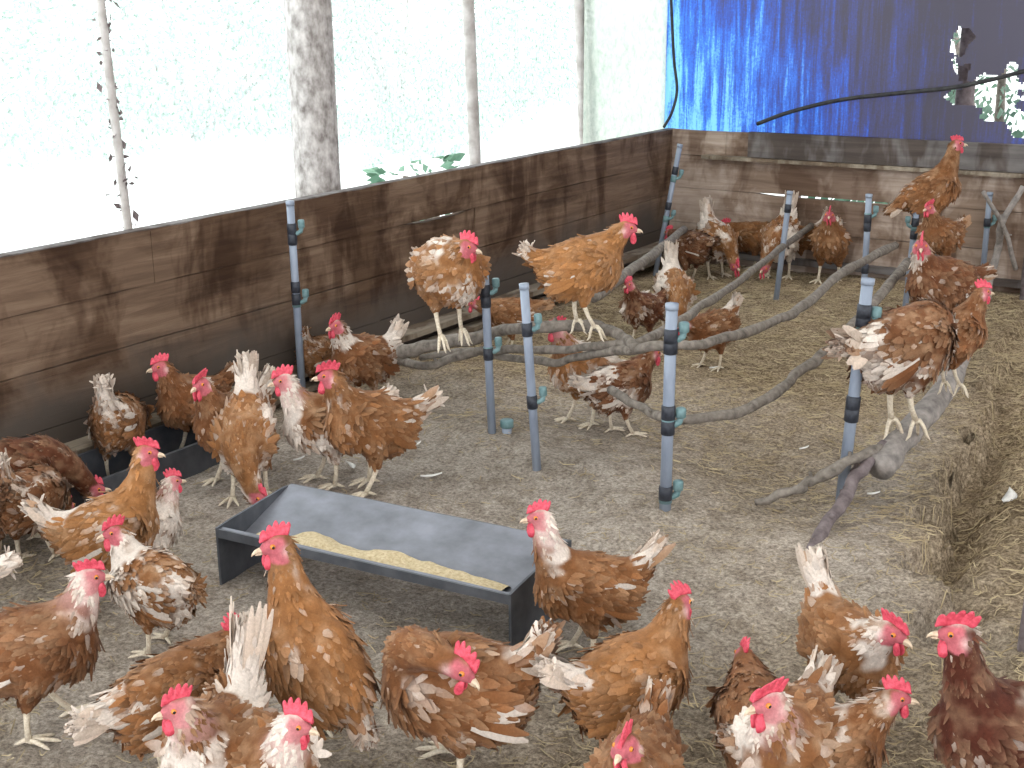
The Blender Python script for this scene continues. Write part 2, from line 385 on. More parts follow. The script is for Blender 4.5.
# foot boards of the left wall
for k, (xx, zz, s) in enumerate(((WX+.045, .10, (.09, 5.6, .022)), (WX+.075, .045, (.06, 5.6, .018)))):
    bm = bmesh.new(); box(bm, (xx, -3.0, zz), s); structure(obj('baseboard_left', bm, M['sill']))
bm = bmesh.new(); box(bm, (3.0, WY-.035, .055), (5.8, .05, .03)); structure(obj('baseboard_back', bm, M['sleeper']))
# the unseen roof, letting light down onto the floor, and the far sides of the shed that shade it
bm = bmesh.new(); 
_q = [bm.verts.new(c) for c in ((-.5, -8.2, 2.72), (6.9, -8.2, 2.72), (6.9, .4, 2.72), (-.5, .4, 2.72))]; bm.faces.new(_q); structure(obj('ceiling', bm, M['roof']))
plank_wall('wall_right', 1, (-7.6, 0), [-.08, .17, .345, .52, WH], M['plankL'], seed=9, pos=6.5)

# netting along the open left side, cloudy sheet by the corner, tarpaulin at the back
def sheet(name, axis, a0, a1, z0, z1, pos, mat, amp=.02, seed=0, step=.05, hole=None):
    a = np.arange(a0, a1+1e-6, step); z = np.arange(z0, z1+1e-6, step); A, Zz = np.meshgrid(a, z, indexing='ij')
    d = pos+amp*(fbm(np.stack([A*2.2, Zz*.8, A*0+seed], -1), 3)-.5)
    V = (np.stack([d, A, Zz], -1) if axis == 1 else np.stack([A, d, Zz], -1)).reshape(-1, 3); n = len(z)
    i = np.arange(len(a)-1)[:, None]; j = np.arange(n-1)[None, :]
    Q = np.stack([i*n+j, (i+1)*n+j, (i+1)*n+j+1, i*n+j+1], -1).reshape(-1, 4)
    if hole is not None: Q = Q[~hole(V[Q].mean(1))]
    return mesh_np(name, V, [Q], mat)
ys = on_x(584, 60, .05)[1]
_h0 = on_y(1005, 100, -.03); _h1 = on_y(965, 50, -.03)
def torn(c):     # ragged tears at the right end of the tarpaulin
    nz = fbm(c*np.array([9, 1, 9])+3.3, 3)
    e = 1-((c[:, 0]-_h0[0]-.05)/.26)**2-((c[:, 2]-_h0[2])/.16)**2; e2 = 1-((c[:, 0]-_h1[0])/.07)**2-((c[:, 2]-_h1[2])/.12)**2
    return ((nz+.30*np.clip(e, -2, 1)) > .62) & (c[:, 2] > WH-.02) & (e > -1) | ((nz+.2*e2 > .62) & (e2 > 0))
o = sheet('netting', 1, -7.6, .9, WH-.03, 2.7, -.40, M['net'], .012, 3); tag(o, 'fine hazy netting stretched across the open left side above the planks', 'netting')
o = sheet('plastic_sheet', 1, ys, .0, WH-.03, 2.7, .04, M['sheet'], .05, 5); tag(o, 'cloudy white plastic sheet closing the left side next to the corner', 'plastic sheet')
o = sheet('tarpaulin', 0, WX-.09, 6.5, WH-.06, 2.7, -.03, M['tarp'], .05, 8, .01, torn); tag(o, 'blue translucent tarpaulin streaked with brown grime above the back wall', 'tarpaulin')

# posts outside the netting
def stick(name, p0, p1, r, mat, label, cat, group=None, bumpa=.03, n=16, seed=0, ext=1.9):
    p0 = np.array(p0, float); p1 = np.array(p1, float)
    t = np.linspace(0, 1, 26)[:, None]; P = p0*(1-t)+p1*t
    b = bumpa*(fbm(np.stack(np.meshgrid(np.linspace(0, 9, 26), np.linspace(0, 3, n), [seed*3.1], indexing='ij'), -1)[:, :, 0], 3)-.5)*2
    V, F = tube_arr(P, r, n, True, b); o = mesh_np(name, V, F, mat); return tag(o, label, cat, group)
def post_on(u0, v0, u1, v1, x, name, r, mat, label, seed):
    a = on_x(u0, v0, x); b = on_x(u1, v1, x); d = (a-b)/(a[2]-b[2])
    stick(name, b+d*(-.3-b[2]), b+d*(2.72-b[2]), r, mat, label, 'post', None, .05, 16, seed)
post_on(307, 0, 318.5, 190, -.15, 'round_post', .088, M['post'], 'thick round mould-flecked post rising outside the left plank wall', 1)
post_on(100, 0, 128, 228, -.06, 'wooden_stake', .014, M['stake'], 'thin leaning stake flecked with leaves, leftmost behind the netting', 2)
post_on(468, 0, 475, 160, -.08, 'wooden_stake', .027, M['stake'], 'pale stake behind the netting, first to the right of the thick round post', 3)
post_on(579, 0, 584, 140, -.0, 'wooden_stake', .026, M['stake'], 'pale stake where the netting meets the cloudy plastic sheet', 4)
for u, nm in ((800, 'dark upright batten behind the middle of the blue tarpaulin'), (968, 'dark upright batten behind the right part of the blue tarpaulin')):
    p = on_y(u, 60, .14); stick('batten', (p[0], .14, -.1), (p[0], .14, 2.72), .045, M['bark3'], nm, 'batten', None, .02, 8, 5)
# creeper climbing the leftmost stake
def leaves(name, pts, size, mat, seed, label, cat, group=None):
    rs = np.random.RandomState(seed); n = len(pts); a = rs.normal(size=(n, 3)); a /= np.linalg.norm(a, axis=1)[:, None]
    b = np.cross(a, rs.normal(size=(n, 3))); b /= np.linalg.norm(b, axis=1)[:, None]; c = np.cross(a, b)
    s = size*rs.uniform(.6, 1.4, n)[:, None]
    V = np.stack([pts-a*s, pts+b*s*.5+c*s*.12, pts+a*s, pts-b*s*.5+c*s*.12], 1).reshape(-1, 3)
    k = np.arange(n)[:, None]*4; o = mesh_np(name, V, [k+np.array([[0, 1, 2, 3]])], mat, smooth=False)
    return tag(o, label, cat, group)
rs = np.random.RandomState(5)
a = on_x(104, 0, -.06); b = on_x(128, 228, -.06); t = rs.rand(70)[:, None]**1.0
leaves('creeper', b*(1-t)+a*t+rs.normal(0, .018, (70, 3)), .016, M['bark3'], 2, 'dried creeper leaves clinging to the leftmost thin stake', 'creeper')

# outside: pale yard and bushes
bm = bmesh.new(); box(bm, (-20, 0, -.15), (39.4, 80, .1)); structure(obj('ground_outside', bm, M['pale']))
bm = bmesh.new(); box(bm, (15, 20.3, -.15), (30.6, 40, .1)); structure(obj('ground_behind', bm, M['pale']))
def bush(c, r, h, seed, n, label):
    rs = np.random.RandomState(seed); d = rs.normal(size=(n, 3)); d /= np.linalg.norm(d, axis=1)[:, None]
    rad = rs.uniform(.6, 1, n)**.5; lump = 1+.35*(fbm(d*2+seed, 2)-.5)*2
    P = np.array(c)+d*np.array([r, r, h])*(rad*lump)[:, None]; P[:, 2] = np.abs(P[:, 2]-c[2]+h*.9)
    t = thing('bush', label, 'bush', (c[0], c[1], -.1), 0, 'bushes beyond the netting')
    f = leaves('foliage', P-np.array([c[0], c[1], -.1]), .045, M['leaf'], seed, '', ''); del f['label']; del f['category']; f.parent = t
    parts = []
    for k in range(6):
        e = np.array([rs.normal(0, r*.4), rs.normal(0, r*.4), h*1.2]); V, F = tube_arr(np.array([[0, 0, 0], e*.5+rs.normal(0, .05, 3), e]), [.04, .03, .01], 6); parts.append((V, F))
    V, F = combine(parts); mesh_np('stem', V, F, M['bark'], t)
blist = [(-60, 30, 11, 2.4, 1.7, 'leafy bush beyond the netting at the far left edge'), (190, 24, 13, 2.2, 1.5, 'leafy bush beyond the netting between the thin leftmost stake and the round post'),
         (395, 20, 12, 2.0, 1.7, 'leafy bush beyond the netting just right of the thick round post'), (520, 19, 16, 2.4, 1.9, 'leafy bush beyond the netting between the two pale stakes')]
for k, (u, v, D, r, h, lb) in enumerate(blist):
    d = ray(u, 60); d = d/np.hypot(d[0], d[1]); c = CAM+d*(D+2); bush((c[0], c[1], h*.9), r, h, 11+k, 9000, lb)
c = on_x(412, 150, -1.4); bush((c[0], c[1], .35), .28, .40, 31, 260, 'small low leafy plant just outside the netting near the round post')
for k, (u, D, lb) in enumerate(((1010, 9, 'leafy bush behind the back wall, seen past the right end of the tarpaulin'),)):
    d = ray(u, 60); d = d/np.hypot(d[0], d[1]); c = CAM+d*D; bush((c[0], c[1], 1.2), 1.5, 1.3, 51, 9000, lb)

# cables
def cable(name, P, r, mat, label, cat):
    V, F = tube_arr(smooth_path(P, 8), r, 8); return tag(mesh_np(name, V, F, mat), label, cat)
cable('cable', [on_y(u, v, WY-.03) for u, v in ((757, 124), (790, 112), (840, 100), (900, 93), (950, 88), (990, 80), (1040, 68), (1100, 62))], .010, M['black'], 'dark cable sagging across the blue tarpaulin above the back wall', 'cable')
cable('cable', [on_x(u, v, WX+.015) for u, v in ((670, -30), (672, 20), (674, 60), (677, 90), (672, 112), (664, 127))], .008, M['black'], 'dark cable hanging down the corner between plastic sheet and tarpaulin', 'cable')

# ------------------------------------------------------------------ feeding troughs
def make_trough():
    a = ground_pt(224, 584); b = ground_pt(513, 656); L = float(np.linalg.norm((b-a)[:2])); rz = math.atan2(b[1]-a[1], b[0]-a[0])
    t = thing('feeding_trough', 'long dull grey metal feeding trough with feed in it, in front of the hens', 'trough', (a[0], a[1], min(a[2], b[2])-.003), rz)
    H, W, bot = .150, .27, .120
    # v-shaped pan: front lip, front slope, bottom, tall back slope
    prof = [(-.006, H-.020), (-.004, H-.004), (.006, H), (.010, H-.004), (.014, bot), (.085, bot-.012), (W, H+.020), (W+.010, H+.018)]
    th = .003; xs = np.linspace(.004, L-.004, 30); V = []; n = len(prof)
    pr = np.array(prof); tg = np.gradient(pr, axis=0); nm = np.stack([-tg[:, 1], tg[:, 0]], -1); nm /= np.linalg.norm(nm, axis=1)[:, None]
    ring = np.vstack([pr, (pr-nm*th)[::-1]]); m = len(ring)
    for x in xs:
        w_ = .003*(vnoise(np.array([x*5, 1.3, 2.]))-.5)
        V += [(x, p[0]+w_, p[1]+w_) for p in ring]
    V = np.array(V); i = np.arange(len(xs)-1)[:, None]; j = np.arange(m)[None, :]
    Q = np.stack([i*m+j, i*m+(j+1) % m, (i+1)*m+(j+1) % m, (i+1)*m+j], -1).reshape(-1, 4)
    mesh_np('pan', V, [Q, np.arange(m)[None, ::-1], (np.arange(m)+(len(xs)-1)*m)[None, :]], M['zinc'], t, smooth=False)
    # flat bar along the front lip
    bm = bmesh.new(); box(bm, (L/2, -.008, H-.010), (L, .006, .022)); obj('front_lip', bm, M['zincdark'], t)
    for x, nm_ in ((0, 0), (L, 1)):
        bm = bmesh.new(); pts = [(-.012, 0), (-.012, H+.004), (.03, H+.008), (W-.02, H+.020), (W+.012, H+.016), (W+.004, .0)]
        f = [bm.verts.new((x-.003, p[0], p[1])) for p in pts]; g = [bm.verts.new((x+.003, p[0], p[1])) for p in pts]
        bm.faces.new(f); bm.faces.new(g[::-1])
        for k in range(len(pts)): bm.faces.new((f[k], f[(k+1) % len(pts)], g[(k+1) % len(pts)], g[k]))
        obj('end_plate', bm, M['zincdark'], t)
    # mash heap lying in the bottom
    xs = np.linspace(.06, L*.93, 70); ys_ = np.linspace(.018, .100, 9); X_, Y_ = np.meshgrid(xs, ys_, indexing='ij')
    hgt = bot+.003+.052*np.clip(fbm(np.stack([X_*9, Y_*9, X_*0], -1), 3)*1.5-.45, 0, 1)*np.sin(np.clip((X_-xs[0])/(xs[-1]-xs[0]), 0, 1)*math.pi)**.4
    edge = np.abs((Y_-.058)/.041)**4; hgt = hgt-edge*.012
    Vf = np.stack([X_, Y_, hgt], -1).reshape(-1, 3); n = len(ys_); i = np.arange(len(xs)-1)[:, None]; j = np.arange(n-1)[None, :]
    mr = Matrix.Rotation(rz, 4, 'Z'); R = np.array(mr.to_3x3()); Vw = Vf@R.T+np.array([a[0], a[1], min(a[2], b[2])-.003])
    o = mesh_np('feed', Vw, [np.stack([i*n+j, (i+1)*n+j, (i+1)*n+j+1, i*n+j+1], -1).reshape(-1, 4)], M['feed']); o['kind'] = 'stuff'
    tag(o, 'pale yellow feed mash lying along the bottom of the metal trough', 'feed')
make_trough()
def wall_trough(u0, u1):
    y0 = ground_pt(u0, 505)[1]; y1 = ground_pt(u1, 440)[1]; L = y1-y0; x0 = .24
    t = thing('wall_trough', 'dark low feeding trough lying along the foot of the left plank wall', 'trough', (x0, y0, .0), 0)
    bm = bmesh.new()
    for (c, s) in (((.0, L/2, .055), (.012, L, .12)), ((.17, L/2, .045), (.012, L, .10)), ((.085, L/2, .012), (.17, L, .012))): box(bm, c, s)
    obj('pan', bm, M['zincdark'], t)
    for y in (0, L):
        bm = bmesh.new(); box(bm, (.085, y, .055), (.19, .012, .12)); obj('end_plate', bm, M['zincdark'], t)
wall_trough(40, 205)

# ------------------------------------------------------------------ perch frame: pipes and branches
def pole(top, base, bands, fits, label, base_z=None, r=.0130, side=1):
    b = ground_pt(*base); d = ray(*top)
    # top: the point of the sight line nearest above the base, in the vertical plane across the view
    rr = _r0; A = np.array([[rr[0], rr[1]], [d[0], d[1]]])
    # solve CAM + d*s = b + rr*t (xy) 
    Mx = np.array([[d[0], -rr[0]], [d[1], -rr[1]]]); s, tt = np.linalg.solve(Mx, (b-CAM)[:2]); tp = CAM+d*s
    t = thing('perch_pole', label, 'pole', b, 0, 'grey pipe poles of the perch frame'); ax = tp-b; H = np.linalg.norm(ax); a = ax/H
    V, F = tube_arr(np.array([-.06*a, ax*.5, ax]), r, 16); 
    Vi, Fi = tube_arr(np.array([ax+a*.0005, ax-a*.03]), r*.8, 16, False)
    mesh_np('pipe', V, F, M['pvc'], t); 
    V, F = tube_arr(np.array([ax-a*.012, ax+a*.004]), r*1.12, 16); mesh_np('pipe_cap', V, F, M['pvc'], t)
    for v in bands:
        f = (base[1]-v)/(base[1]-top[1]); V, F = tube_arr(np.array([ax*f-a*.020, ax*f-a*.018, ax*f+a*.018, ax*f+a*.020]), [r*1.02, r*1.22, r*1.22, r*1.02], 14); mesh_np('tape_band', V, F, M['tape'], t)
    for v, sd in fits:
        f = (base[1]-v)/(base[1]-top[1]); c = ax*f; s_ = _r0*sd*.8
        V1, F1 = tube_arr(np.array([c-a*.016, c+a*.016]), r*1.15, 14)
        V2, F2 = tube_arr(np.array([c, c+s_*.024, c+s_*.037+a*.006, c+s_*.041+a*.02]), r*.60, 12)
        V3, F3 = tube_arr(np.array([c+s_*.041+a*.018, c+s_*.041+a*.020, c+s_*.041+a*.042, c+s_*.041+a*.045]), [r*.7, r*.9, r*.9, r*.75], 12)
        V, F = combine([(V1, F1), (V2, F2)]); ef = mesh_np('elbow_fitting', V, F, M['fitting'], t); mesh_np('fitting_cap', V3, F3, M['fitting'], ef)
    return b, tp
pole((290, 202), (303, 402), (228, 238, 285, 297), ((232, 1), (300, 1)), 'grey pipe pole nearest the left plank wall, leftmost of the perch frame')
pole((484, 262), (492, 432), (290, 300, 352), ((292, 1), (350, 1)), 'grey pipe pole just left of centre, right of the round fluffy hen')
pole((524, 285), (537, 470), (328, 400), ((328, 1), (400, 1)), 'grey pipe pole in front of the big side-on perched hen')
pole((672, 305), (665, 510), (335, 345, 410, 425, 492), ((338, 1), (422, 1), (496, 1)), 'nearest grey pipe pole in the middle, three fittings and taped at its foot', r=.0155)
pole((680, 145), (655, 276), (170, 205), ((178, 1), (218, 1)), 'tall leaning grey pipe pole near the far corner')
pole((790, 192), (776, 300), (208,), (), 'thin grey pipe pole behind, beside the hen pecking downwards')
pole((869, 195), (862, 325), (218, 226, 268), ((216, 1),), 'grey pipe pole against the back wall, left of the perched hens')
pole((868, 280), (841, 502), (310, 318, 400, 412), ((322, 1),), 'thick grey pipe pole with black tape holding the log below the spread-tailed hen', r=.0160)
pole((918, 198), (904, 318), (222, 234), ((226, -1),), 'grey pipe pole between the two facing perched hens at the right')
pole((990, 193), (981, 292), (222,), ((224, 1), (290, -1)), 'grey pipe pole furthest right, tied to a forked branch')
# short capped stub left of the third pole
g = ground_pt(507, 432); t = thing('pipe_stub', 'short capped green grey pipe stub sticking out of the dirt between two poles', 'pipe', g)
V, F = tube_arr(np.array([[0, 0, -.03], [0, 0, .022]]), .016, 14); mesh_np('pipe', V, F, M['pvc'], t)
V, F = tube_arr(np.array([[0, 0, .015], [0, 0, .018], [0, 0, .038], [0, 0, .041]]), [.017, .021, .021, .017], 14); mesh_np('pipe_cap', V, F, M['fitting'], t)

def branch(nodes, r0, r1, label, mat='bark', seed=0, knots=.22):
    P = np.array([on_z(u, v, z) for u, v, z in nodes]); P = smooth_path(P, 9); m = len(P); rs = np.random.RandomState(seed)
    P += (np.stack([vnoise(np.stack([np.arange(m)*.33, np.full(m, seed+.5), np.full(m, k*7.)], -1)) for k in range(3)], -1)-.5)*.014
    rad = .88*np.linspace(r0, r1, m)*(1+knots*(vnoise(np.stack([np.arange(m)*.55, np.full(m, seed+9.), np.zeros(m)], -1))-.45))
    b = .16*(fbm(np.stack(np.meshgrid(np.arange(m)*.8, np.linspace(0, 4, 12), [seed*1.7], indexing='ij'), -1)[:, :, 0], 2)-.5)
    V, F = tube_arr(P, rad, 12, True, b); parts = [(V, F)]
    for _ in range(3):       # cut side twigs
        k = rs.randint(3, m-3); d = rs.normal(size=3); d -= 0; d /= np.linalg.norm(d); parts.append(tube_arr(np.array([P[k], P[k]+d*(rad[k]+.012)]), [rad[k]*.45, rad[k]*.35], 7))
    V, F = combine(parts); o = mesh_np('perch_branch', V, F, M[mat]); tag(o, label, 'branch', 'branches lashed to the perch poles'); return P
branch([(304, 365, .10), (335, 356, .12), (362, 356, .13), (398, 360, .16), (424, 366, .19), (459, 355, .24), (492, 351, .27), (545, 350, .32), (600, 346, .38), (640, 342, .43)], .021, .013, 'knobbly low branch running from the leftmost pole to the middle', seed=1)
branch([(400, 352, .24), (424, 347, .27), (465, 340, .31), (492, 333, .335), (530, 328, .40), (574, 325, .42), (603, 329, .42), (622, 337, .42), (637, 349, .42)], .026, .016, 'smooth branch gripped by the two biggest perched hens at the centre', seed=2)
branch([(420, 358, .22), (465, 351, .25), (500, 356, .25), (554, 362, .28), (600, 352, .36), (637, 348, .42), (676, 345, .45), (703, 344, .44), (732, 336, .42), (775, 322, .40), (808, 303, .39), (836, 277, .39), (862, 262, .38), (896, 246, .36)], .013, .019, 'long curving branch from the centre rising right to the back poles', seed=3)
branch([(594, 297, .30), (635, 268, .28), (660, 250, .27), (684, 228, .27)], .024, .022, 'short thick bare branch rising to the tall leaning pole behind the big side-on hen', seed=4)
branch([(638, 343, .41), (666, 329, .38), (700, 307, .34), (737, 282, .29), (779, 250, .25), (812, 226, .24)], .016, .018, 'straight branch slanting back to the thin pole beside the pecking hen', seed=5)
branch([(611, 391, .22), (642, 407, .23), (669, 418, .25), (704, 417, .25), (746, 409, .25), (779, 391, .26), (802, 369, .27), (830, 350, .29), (855, 325, .32), (880, 296, .34), (908, 262, .35)], .014, .021, 'lower bowed branch tied to the nearest middle pole', seed=6)
branch([(756, 504, .03), (790, 492, .06), (815, 480, .09), (845, 463, .14), (884, 447, .16)], .013, .019, 'rough stick slanting down left from the log to the straw', seed=7, knots=.5)
branch([(808, 557, .015), (838, 508, .06), (862, 470, .12), (884, 446, .16)], .020, .017, 'dark purplish prop stick under the log, its foot on the ground', 'bark3', seed=8)
branch([(880, 468, .12), (905, 436, .165), (930, 408, .20), (951, 378, .235), (968, 330, .27), (982, 288, .30)], .044, .036, 'thick grey weathered log under the spread-tailed hen at the right', 'bark2', seed=9, knots=.1)
branch([(838, 508, .0), (848, 480, .07), (858, 458, .13)], .009, .008, 'thin upright prop stick tied at the foot of the thick taped pole', 'bark3', seed=10)
branch([(948, 338, .13), (942, 305, .18), (938, 272, .24), (934, 248, .30), (930, 228, .35), (926, 214, .36)], .017, .015, 'dark branch carrying the three hens perched behind one another at the right', seed=13)
branch([(985, 298, .03), (998, 248, .25), (1003, 222, .38), (1023, 186, .54)], .022, .014, 'forked pale branch leaning on the furthest right pole, right arm', 'bark2', seed=14)
branch([(1016, 268, .16), (1003, 225, .37), (984, 193, .52)], .012, .010, 'thin pale branch crossing the furthest right pole, left arm', 'bark2', seed=15)
# right edge post at the back and dark post in front
p = ground_pt(1026, 300); stick('square_post', (p[0], p[1], -.05), (p[0], p[1], .62), .03, M['bark3'], 'brown upright post cut by the right frame edge near the back wall', 'post', None, .02, 8, 8)
p = ground_pt(1026, 650); stick('square_post', (p[0], p[1], -.05), (p[0]+.005, p[1], .16), .020, M['bark3'], 'short dark post cut by the right frame edge above the lower right hen', 'post', None, .02, 8, 9)

# loose feathers and scraps on the floor
def loose_feather(u, v, L, a, label):
    g = ground_pt(u, v); n = 9; t = np.linspace(0, 1, n); w_ = .15*L*np.sin(math.pi*t**.7)**.8; V = []
    for k in range(n):
        x = (t[k]-.5)*L; y = .12*L*(t[k]-.5)**2*4; z = .010+.003*t[k]
        for s, h in ((-1, 0), (0, .003), (1, 0), (0, -.0025)): V.append((x, y+s*w_[k]+.0, z+h))
    V = np.array(V); i = np.arange(n-1)[:, None]; j = np.arange(4)[None, :]
    Q = np.stack([i*4+j, i*4+(j+1) % 4, (i+1)*4+(j+1) % 4, (i+1)*4+j], -1).reshape(-1, 4)
    o = mesh_np('loose_feather', V, [Q], M['white']); o.location = g; o.rotation_euler = (0, 0, math.radians(a)+YAW); tag(o, label, 'feather', 'white feathers dropped on the floor')
for args in ((1011, 499, .12, 62, 'large white feather on the litter near the right frame edge'), (432, 479, .065, 15, 'white feather on the grey dirt right of the metal trough back'),
             (418, 447, .035, 50, 'tiny white feather left of the taped pipe stub'), (352, 468, .06, 120, 'greyish white feather beside the feet of the hen facing left at centre left'),
             (805, 451, .04, 30, 'small white feather left of the thick taped pole'), (874, 497, .04, 10, 'small white feather right of the prop stick'),
             (716, 370, .05, 20, 'white scrap of feather under the long curving branch'), (662, 500, .03, 80, 'tiny white feather at the foot of the nearest middle pole'),
             (300, 462, .04, 40, 'small white feather behind the left end of the metal trough')):
    loose_feather(*args)

# ------------------------------------------------------------------ hens
def sd_ell(P, c, r, R=None):
    q = P-c
    if R is not None: q = q@R
    q0 = q/r; k0 = np.sqrt((q0**2).sum(-1))+1e-9; k1 = np.sqrt(((q0/r)**2).sum(-1))+1e-9
    return k0*(k0-1)/k1
def sd_cone(P, a, b, ra, rb, sq=None):
    ab = b-a; t = np.clip(((P-a)@ab)/(ab@ab), 0, 1); d = P-(a+t[..., None]*ab)
    if sq is not None: d = d*sq
    return np.sqrt((d**2).sum(-1))-(ra+(rb-ra)*t)
def surfnets(F, org, h):
    S = F < 0; nx, ny, nz = F.shape
    cs = [(a, b, c) for a in (0, 1) for b in (0, 1) for c in (0, 1)]
    cnt = sum(S[a:nx-1+a, b:ny-1+b, c:nz-1+c].astype(int) for a, b, c in cs)
    I = np.argwhere((cnt > 0) & (cnt < 8)); idx = -np.ones((nx-1, ny-1, nz-1), int); idx[tuple(I.T)] = np.arange(len(I))
    acc = np.zeros((len(I), 3)); num = np.zeros(len(I))
    for a, b, c in cs:
        for ax in range(3):
            if (a, b, c)[ax]: continue
            e = [a, b, c]; e[ax] = 1; f0 = F[I[:, 0]+a, I[:, 1]+b, I[:, 2]+c]; f1 = F[I[:, 0]+e[0], I[:, 1]+e[1], I[:, 2]+e[2]]
            mk = (f0 < 0) != (f1 < 0); t = np.where(mk, f0/np.where(mk, f0-f1, 1), 0)
            p = np.tile(np.array([a, b, c], float), (len(I), 1)); p[:, ax] += t; acc += p*mk[:, None]; num += mk
    V = org+h*(I+acc/num[:, None]); Q = []
    for ax in range(3):
        o1, o2 = [(1, 2), (2, 0), (0, 1)][ax]; sl0 = [slice(1, -1)]*3; sl0[ax] = slice(0, -1); sl1 = list(sl0); sl1[ax] = slice(1, None)
        A = S[tuple(sl0)]; B = S[tuple(sl1)]; E = np.argwhere(A != B); off = np.array([1, 1, 1]); off[ax] = 0; E2 = E+off
        s = A[tuple(E.T)]
        def cell(d1, d2):
            q = E2.copy(); q[:, o1] -= d1; q[:, o2] -= d2; return idx[tuple(q.T)]
        q = np.stack([cell(1, 1), cell(0, 1), cell(0, 0), cell(1, 0)], -1); q[~s] = q[~s][:, ::-1]; Q.append(q)
    return V, np.vstack(Q)
def rotm(yaw=0, pitch=0, roll=0):
    """x forward; pitch up positive"""
    cy, sy = math.cos(yaw), math.sin(yaw); cp, sp = math.cos(pitch), math.sin(pitch); cr, sr = math.cos(roll), math.sin(roll)
    return np.array([[cy, -sy, 0], [sy, cy, 0], [0, 0, 1]])@np.array([[cp, 0, -sp], [0, 1, 0], [sp, 0, cp]])@np.array([[1, 0, 0], [0, cr, -sr], [0, sr, cr]])
def feather_batch(P, T, N, L, W, lift, curl, cols, tipc, nseg=4, rnd=.0):
    """leaf-shaped feathers; P,T,N (n,3); L,W,lift (n,)"""
    n = len(P); B = np.cross(N, T); prof = {3: (.55, 1, .35), 4: (.6, 1.0, .85, .25), 5: (.45, .85, 1.0, .85, .25), 7: (.3, .6, .85, 1, 1, .8, .2)}[nseg]
    s = np.linspace(0, 1, nseg); V = np.zeros((n, nseg, 3, 3)); Cc = np.zeros((n, nseg, 3, 3))
    for k in range(nseg):
        c = P+T*(L*s[k])[:, None]+N*(lift*L*s[k]-curl*L*s[k]**2)[:, None]
        for q in (0, 1, 2):
            o = q-1; V[:, k, q] = c+B*(o*W*.5*prof[k])[:, None]-N*(abs(o)*W*.13)[:, None]
            f = max(0, (s[k]-.5)/.5)*(1 if q != 1 else .6); Cc[:, k, q] = cols*(1-f)[..., None]+tipc*f if isinstance(f, np.ndarray) else cols*(1-f)+tipc*f
    base = np.arange(n)*nseg*3; F = []
    for k in range(nseg-1):
        for q in (0, 1): F.append(np.stack([base+k*3+q, base+k*3+q+1, base+(k+1)*3+q+1, base+(k+1)*3+q], -1))
    return V.reshape(-1, 3), np.vstack(F), Cc.reshape(-1, 3)

# shared head parts
def comb_mesh(seed, big=1.0, lean=0.0):
    rs = np.random.RandomState(seed); nx_ = 41; rows = 5; x = np.linspace(-.034, .036, nx_)*big; u = np.linspace(0, 1, nx_)
    spikes = np.abs(np.sin(u**.9*math.pi*5.0))**.6*np.interp(u, np.linspace(0, 1, 8), rs.uniform(.55, 1, 8)); env = np.sin(math.pi*np.clip(u*.94+.06, 0, 1))**.55; hh = (.013+.032*env*(.22+.78*spikes))*big*rs.uniform(.9, 1.1); hh[0] = hh[-1] = .003
    V = []
    for sgn in (-1, 1):
        for r in range(rows):
            f = r/(rows-1); th = (.0055*(1-f)**.7+.0012)*big
            V.append(np.stack([x-.20*hh*f*1.2-.004*f+(u-.5)*hh*f*.7, sgn*th*np.ones(nx_)+lean*(hh*f)**2*30+.002*np.sin(u*9+seed)*f, hh*f-.006+.004*np.sin(u*math.pi)], -1))
    V = np.vstack(V); F = []
    for sd in (0, 1):
        o = sd*rows*nx_; i = np.arange(rows-1)[:, None]; j = np.arange(nx_-1)[None, :]; q = np.stack([o+i*nx_+j, o+i*nx_+j+1, o+(i+1)*nx_+j+1, o+(i+1)*nx_+j], -1).reshape(-1, 4); F.append(q if sd == 0 else q[:, ::-1])
    o = rows*nx_; j = np.arange(nx_-1); k = (rows-1)*nx_
    F.append(np.stack([k+j, k+j+1, o+k+j+1, o+k+j], -1)); F.append(np.stack([j+1, j, o+j, o+j+1], -1))
    i = np.arange(rows-1)
    F.append(np.stack([i*nx_, (i+1)*nx_, o+(i+1)*nx_, o+i*nx_], -1)); e = nx_-1; F.append(np.stack([(i+1)*nx_+e, i*nx_+e, o+i*nx_+e, o+(i+1)*nx_+e], -1))
    return V, F
def to_mesh(name, V, F, mats, midx=None):
    o = mesh_np(name, V, F, mats, midx=midx); me = o.data; bpy.data.objects.remove(o); return me
def uvs(c, r, nu=14, nv=10, f=None):
    th = np.linspace(0, 2*math.pi, nu, endpoint=False); ph = np.linspace(0.001, math.pi-.001, nv); V = np.array([[c[0]+r[0]*math.sin(p)*math.cos(t), c[1]+r[1]*math.sin(p)*math.sin(t), c[2]+r[2]*math.cos(p)] for p in ph for t in th])
    i = np.arange(nv-1)[:, None]; j = np.arange(nu)[None, :]; return V, [np.stack([i*nu+j, (i+1)*nu+j, (i+1)*nu+(j+1) % nu, i*nu+(j+1) % nu], -1).reshape(-1, 4)]
COMBS = [to_mesh('comb', *comb_mesh(s, (.74, .80, .86)[s], l), M['comb']) for s, l in ((0, .1), (1, -.35), (2, .5))]
def wattle_mesh():
    V, F = uvs((0, 0, 0), (.011, .0045, .019)); f = (V[:, 2]-.019)/-.038; V[:, 0] *= .55+.6*f; V[:, 2] -= .014; V[:, 1] += .002*np.sin(V[:, 2]*200); return V, F
WATTLE = to_mesh('wattle', *wattle_mesh(), M['comb'])
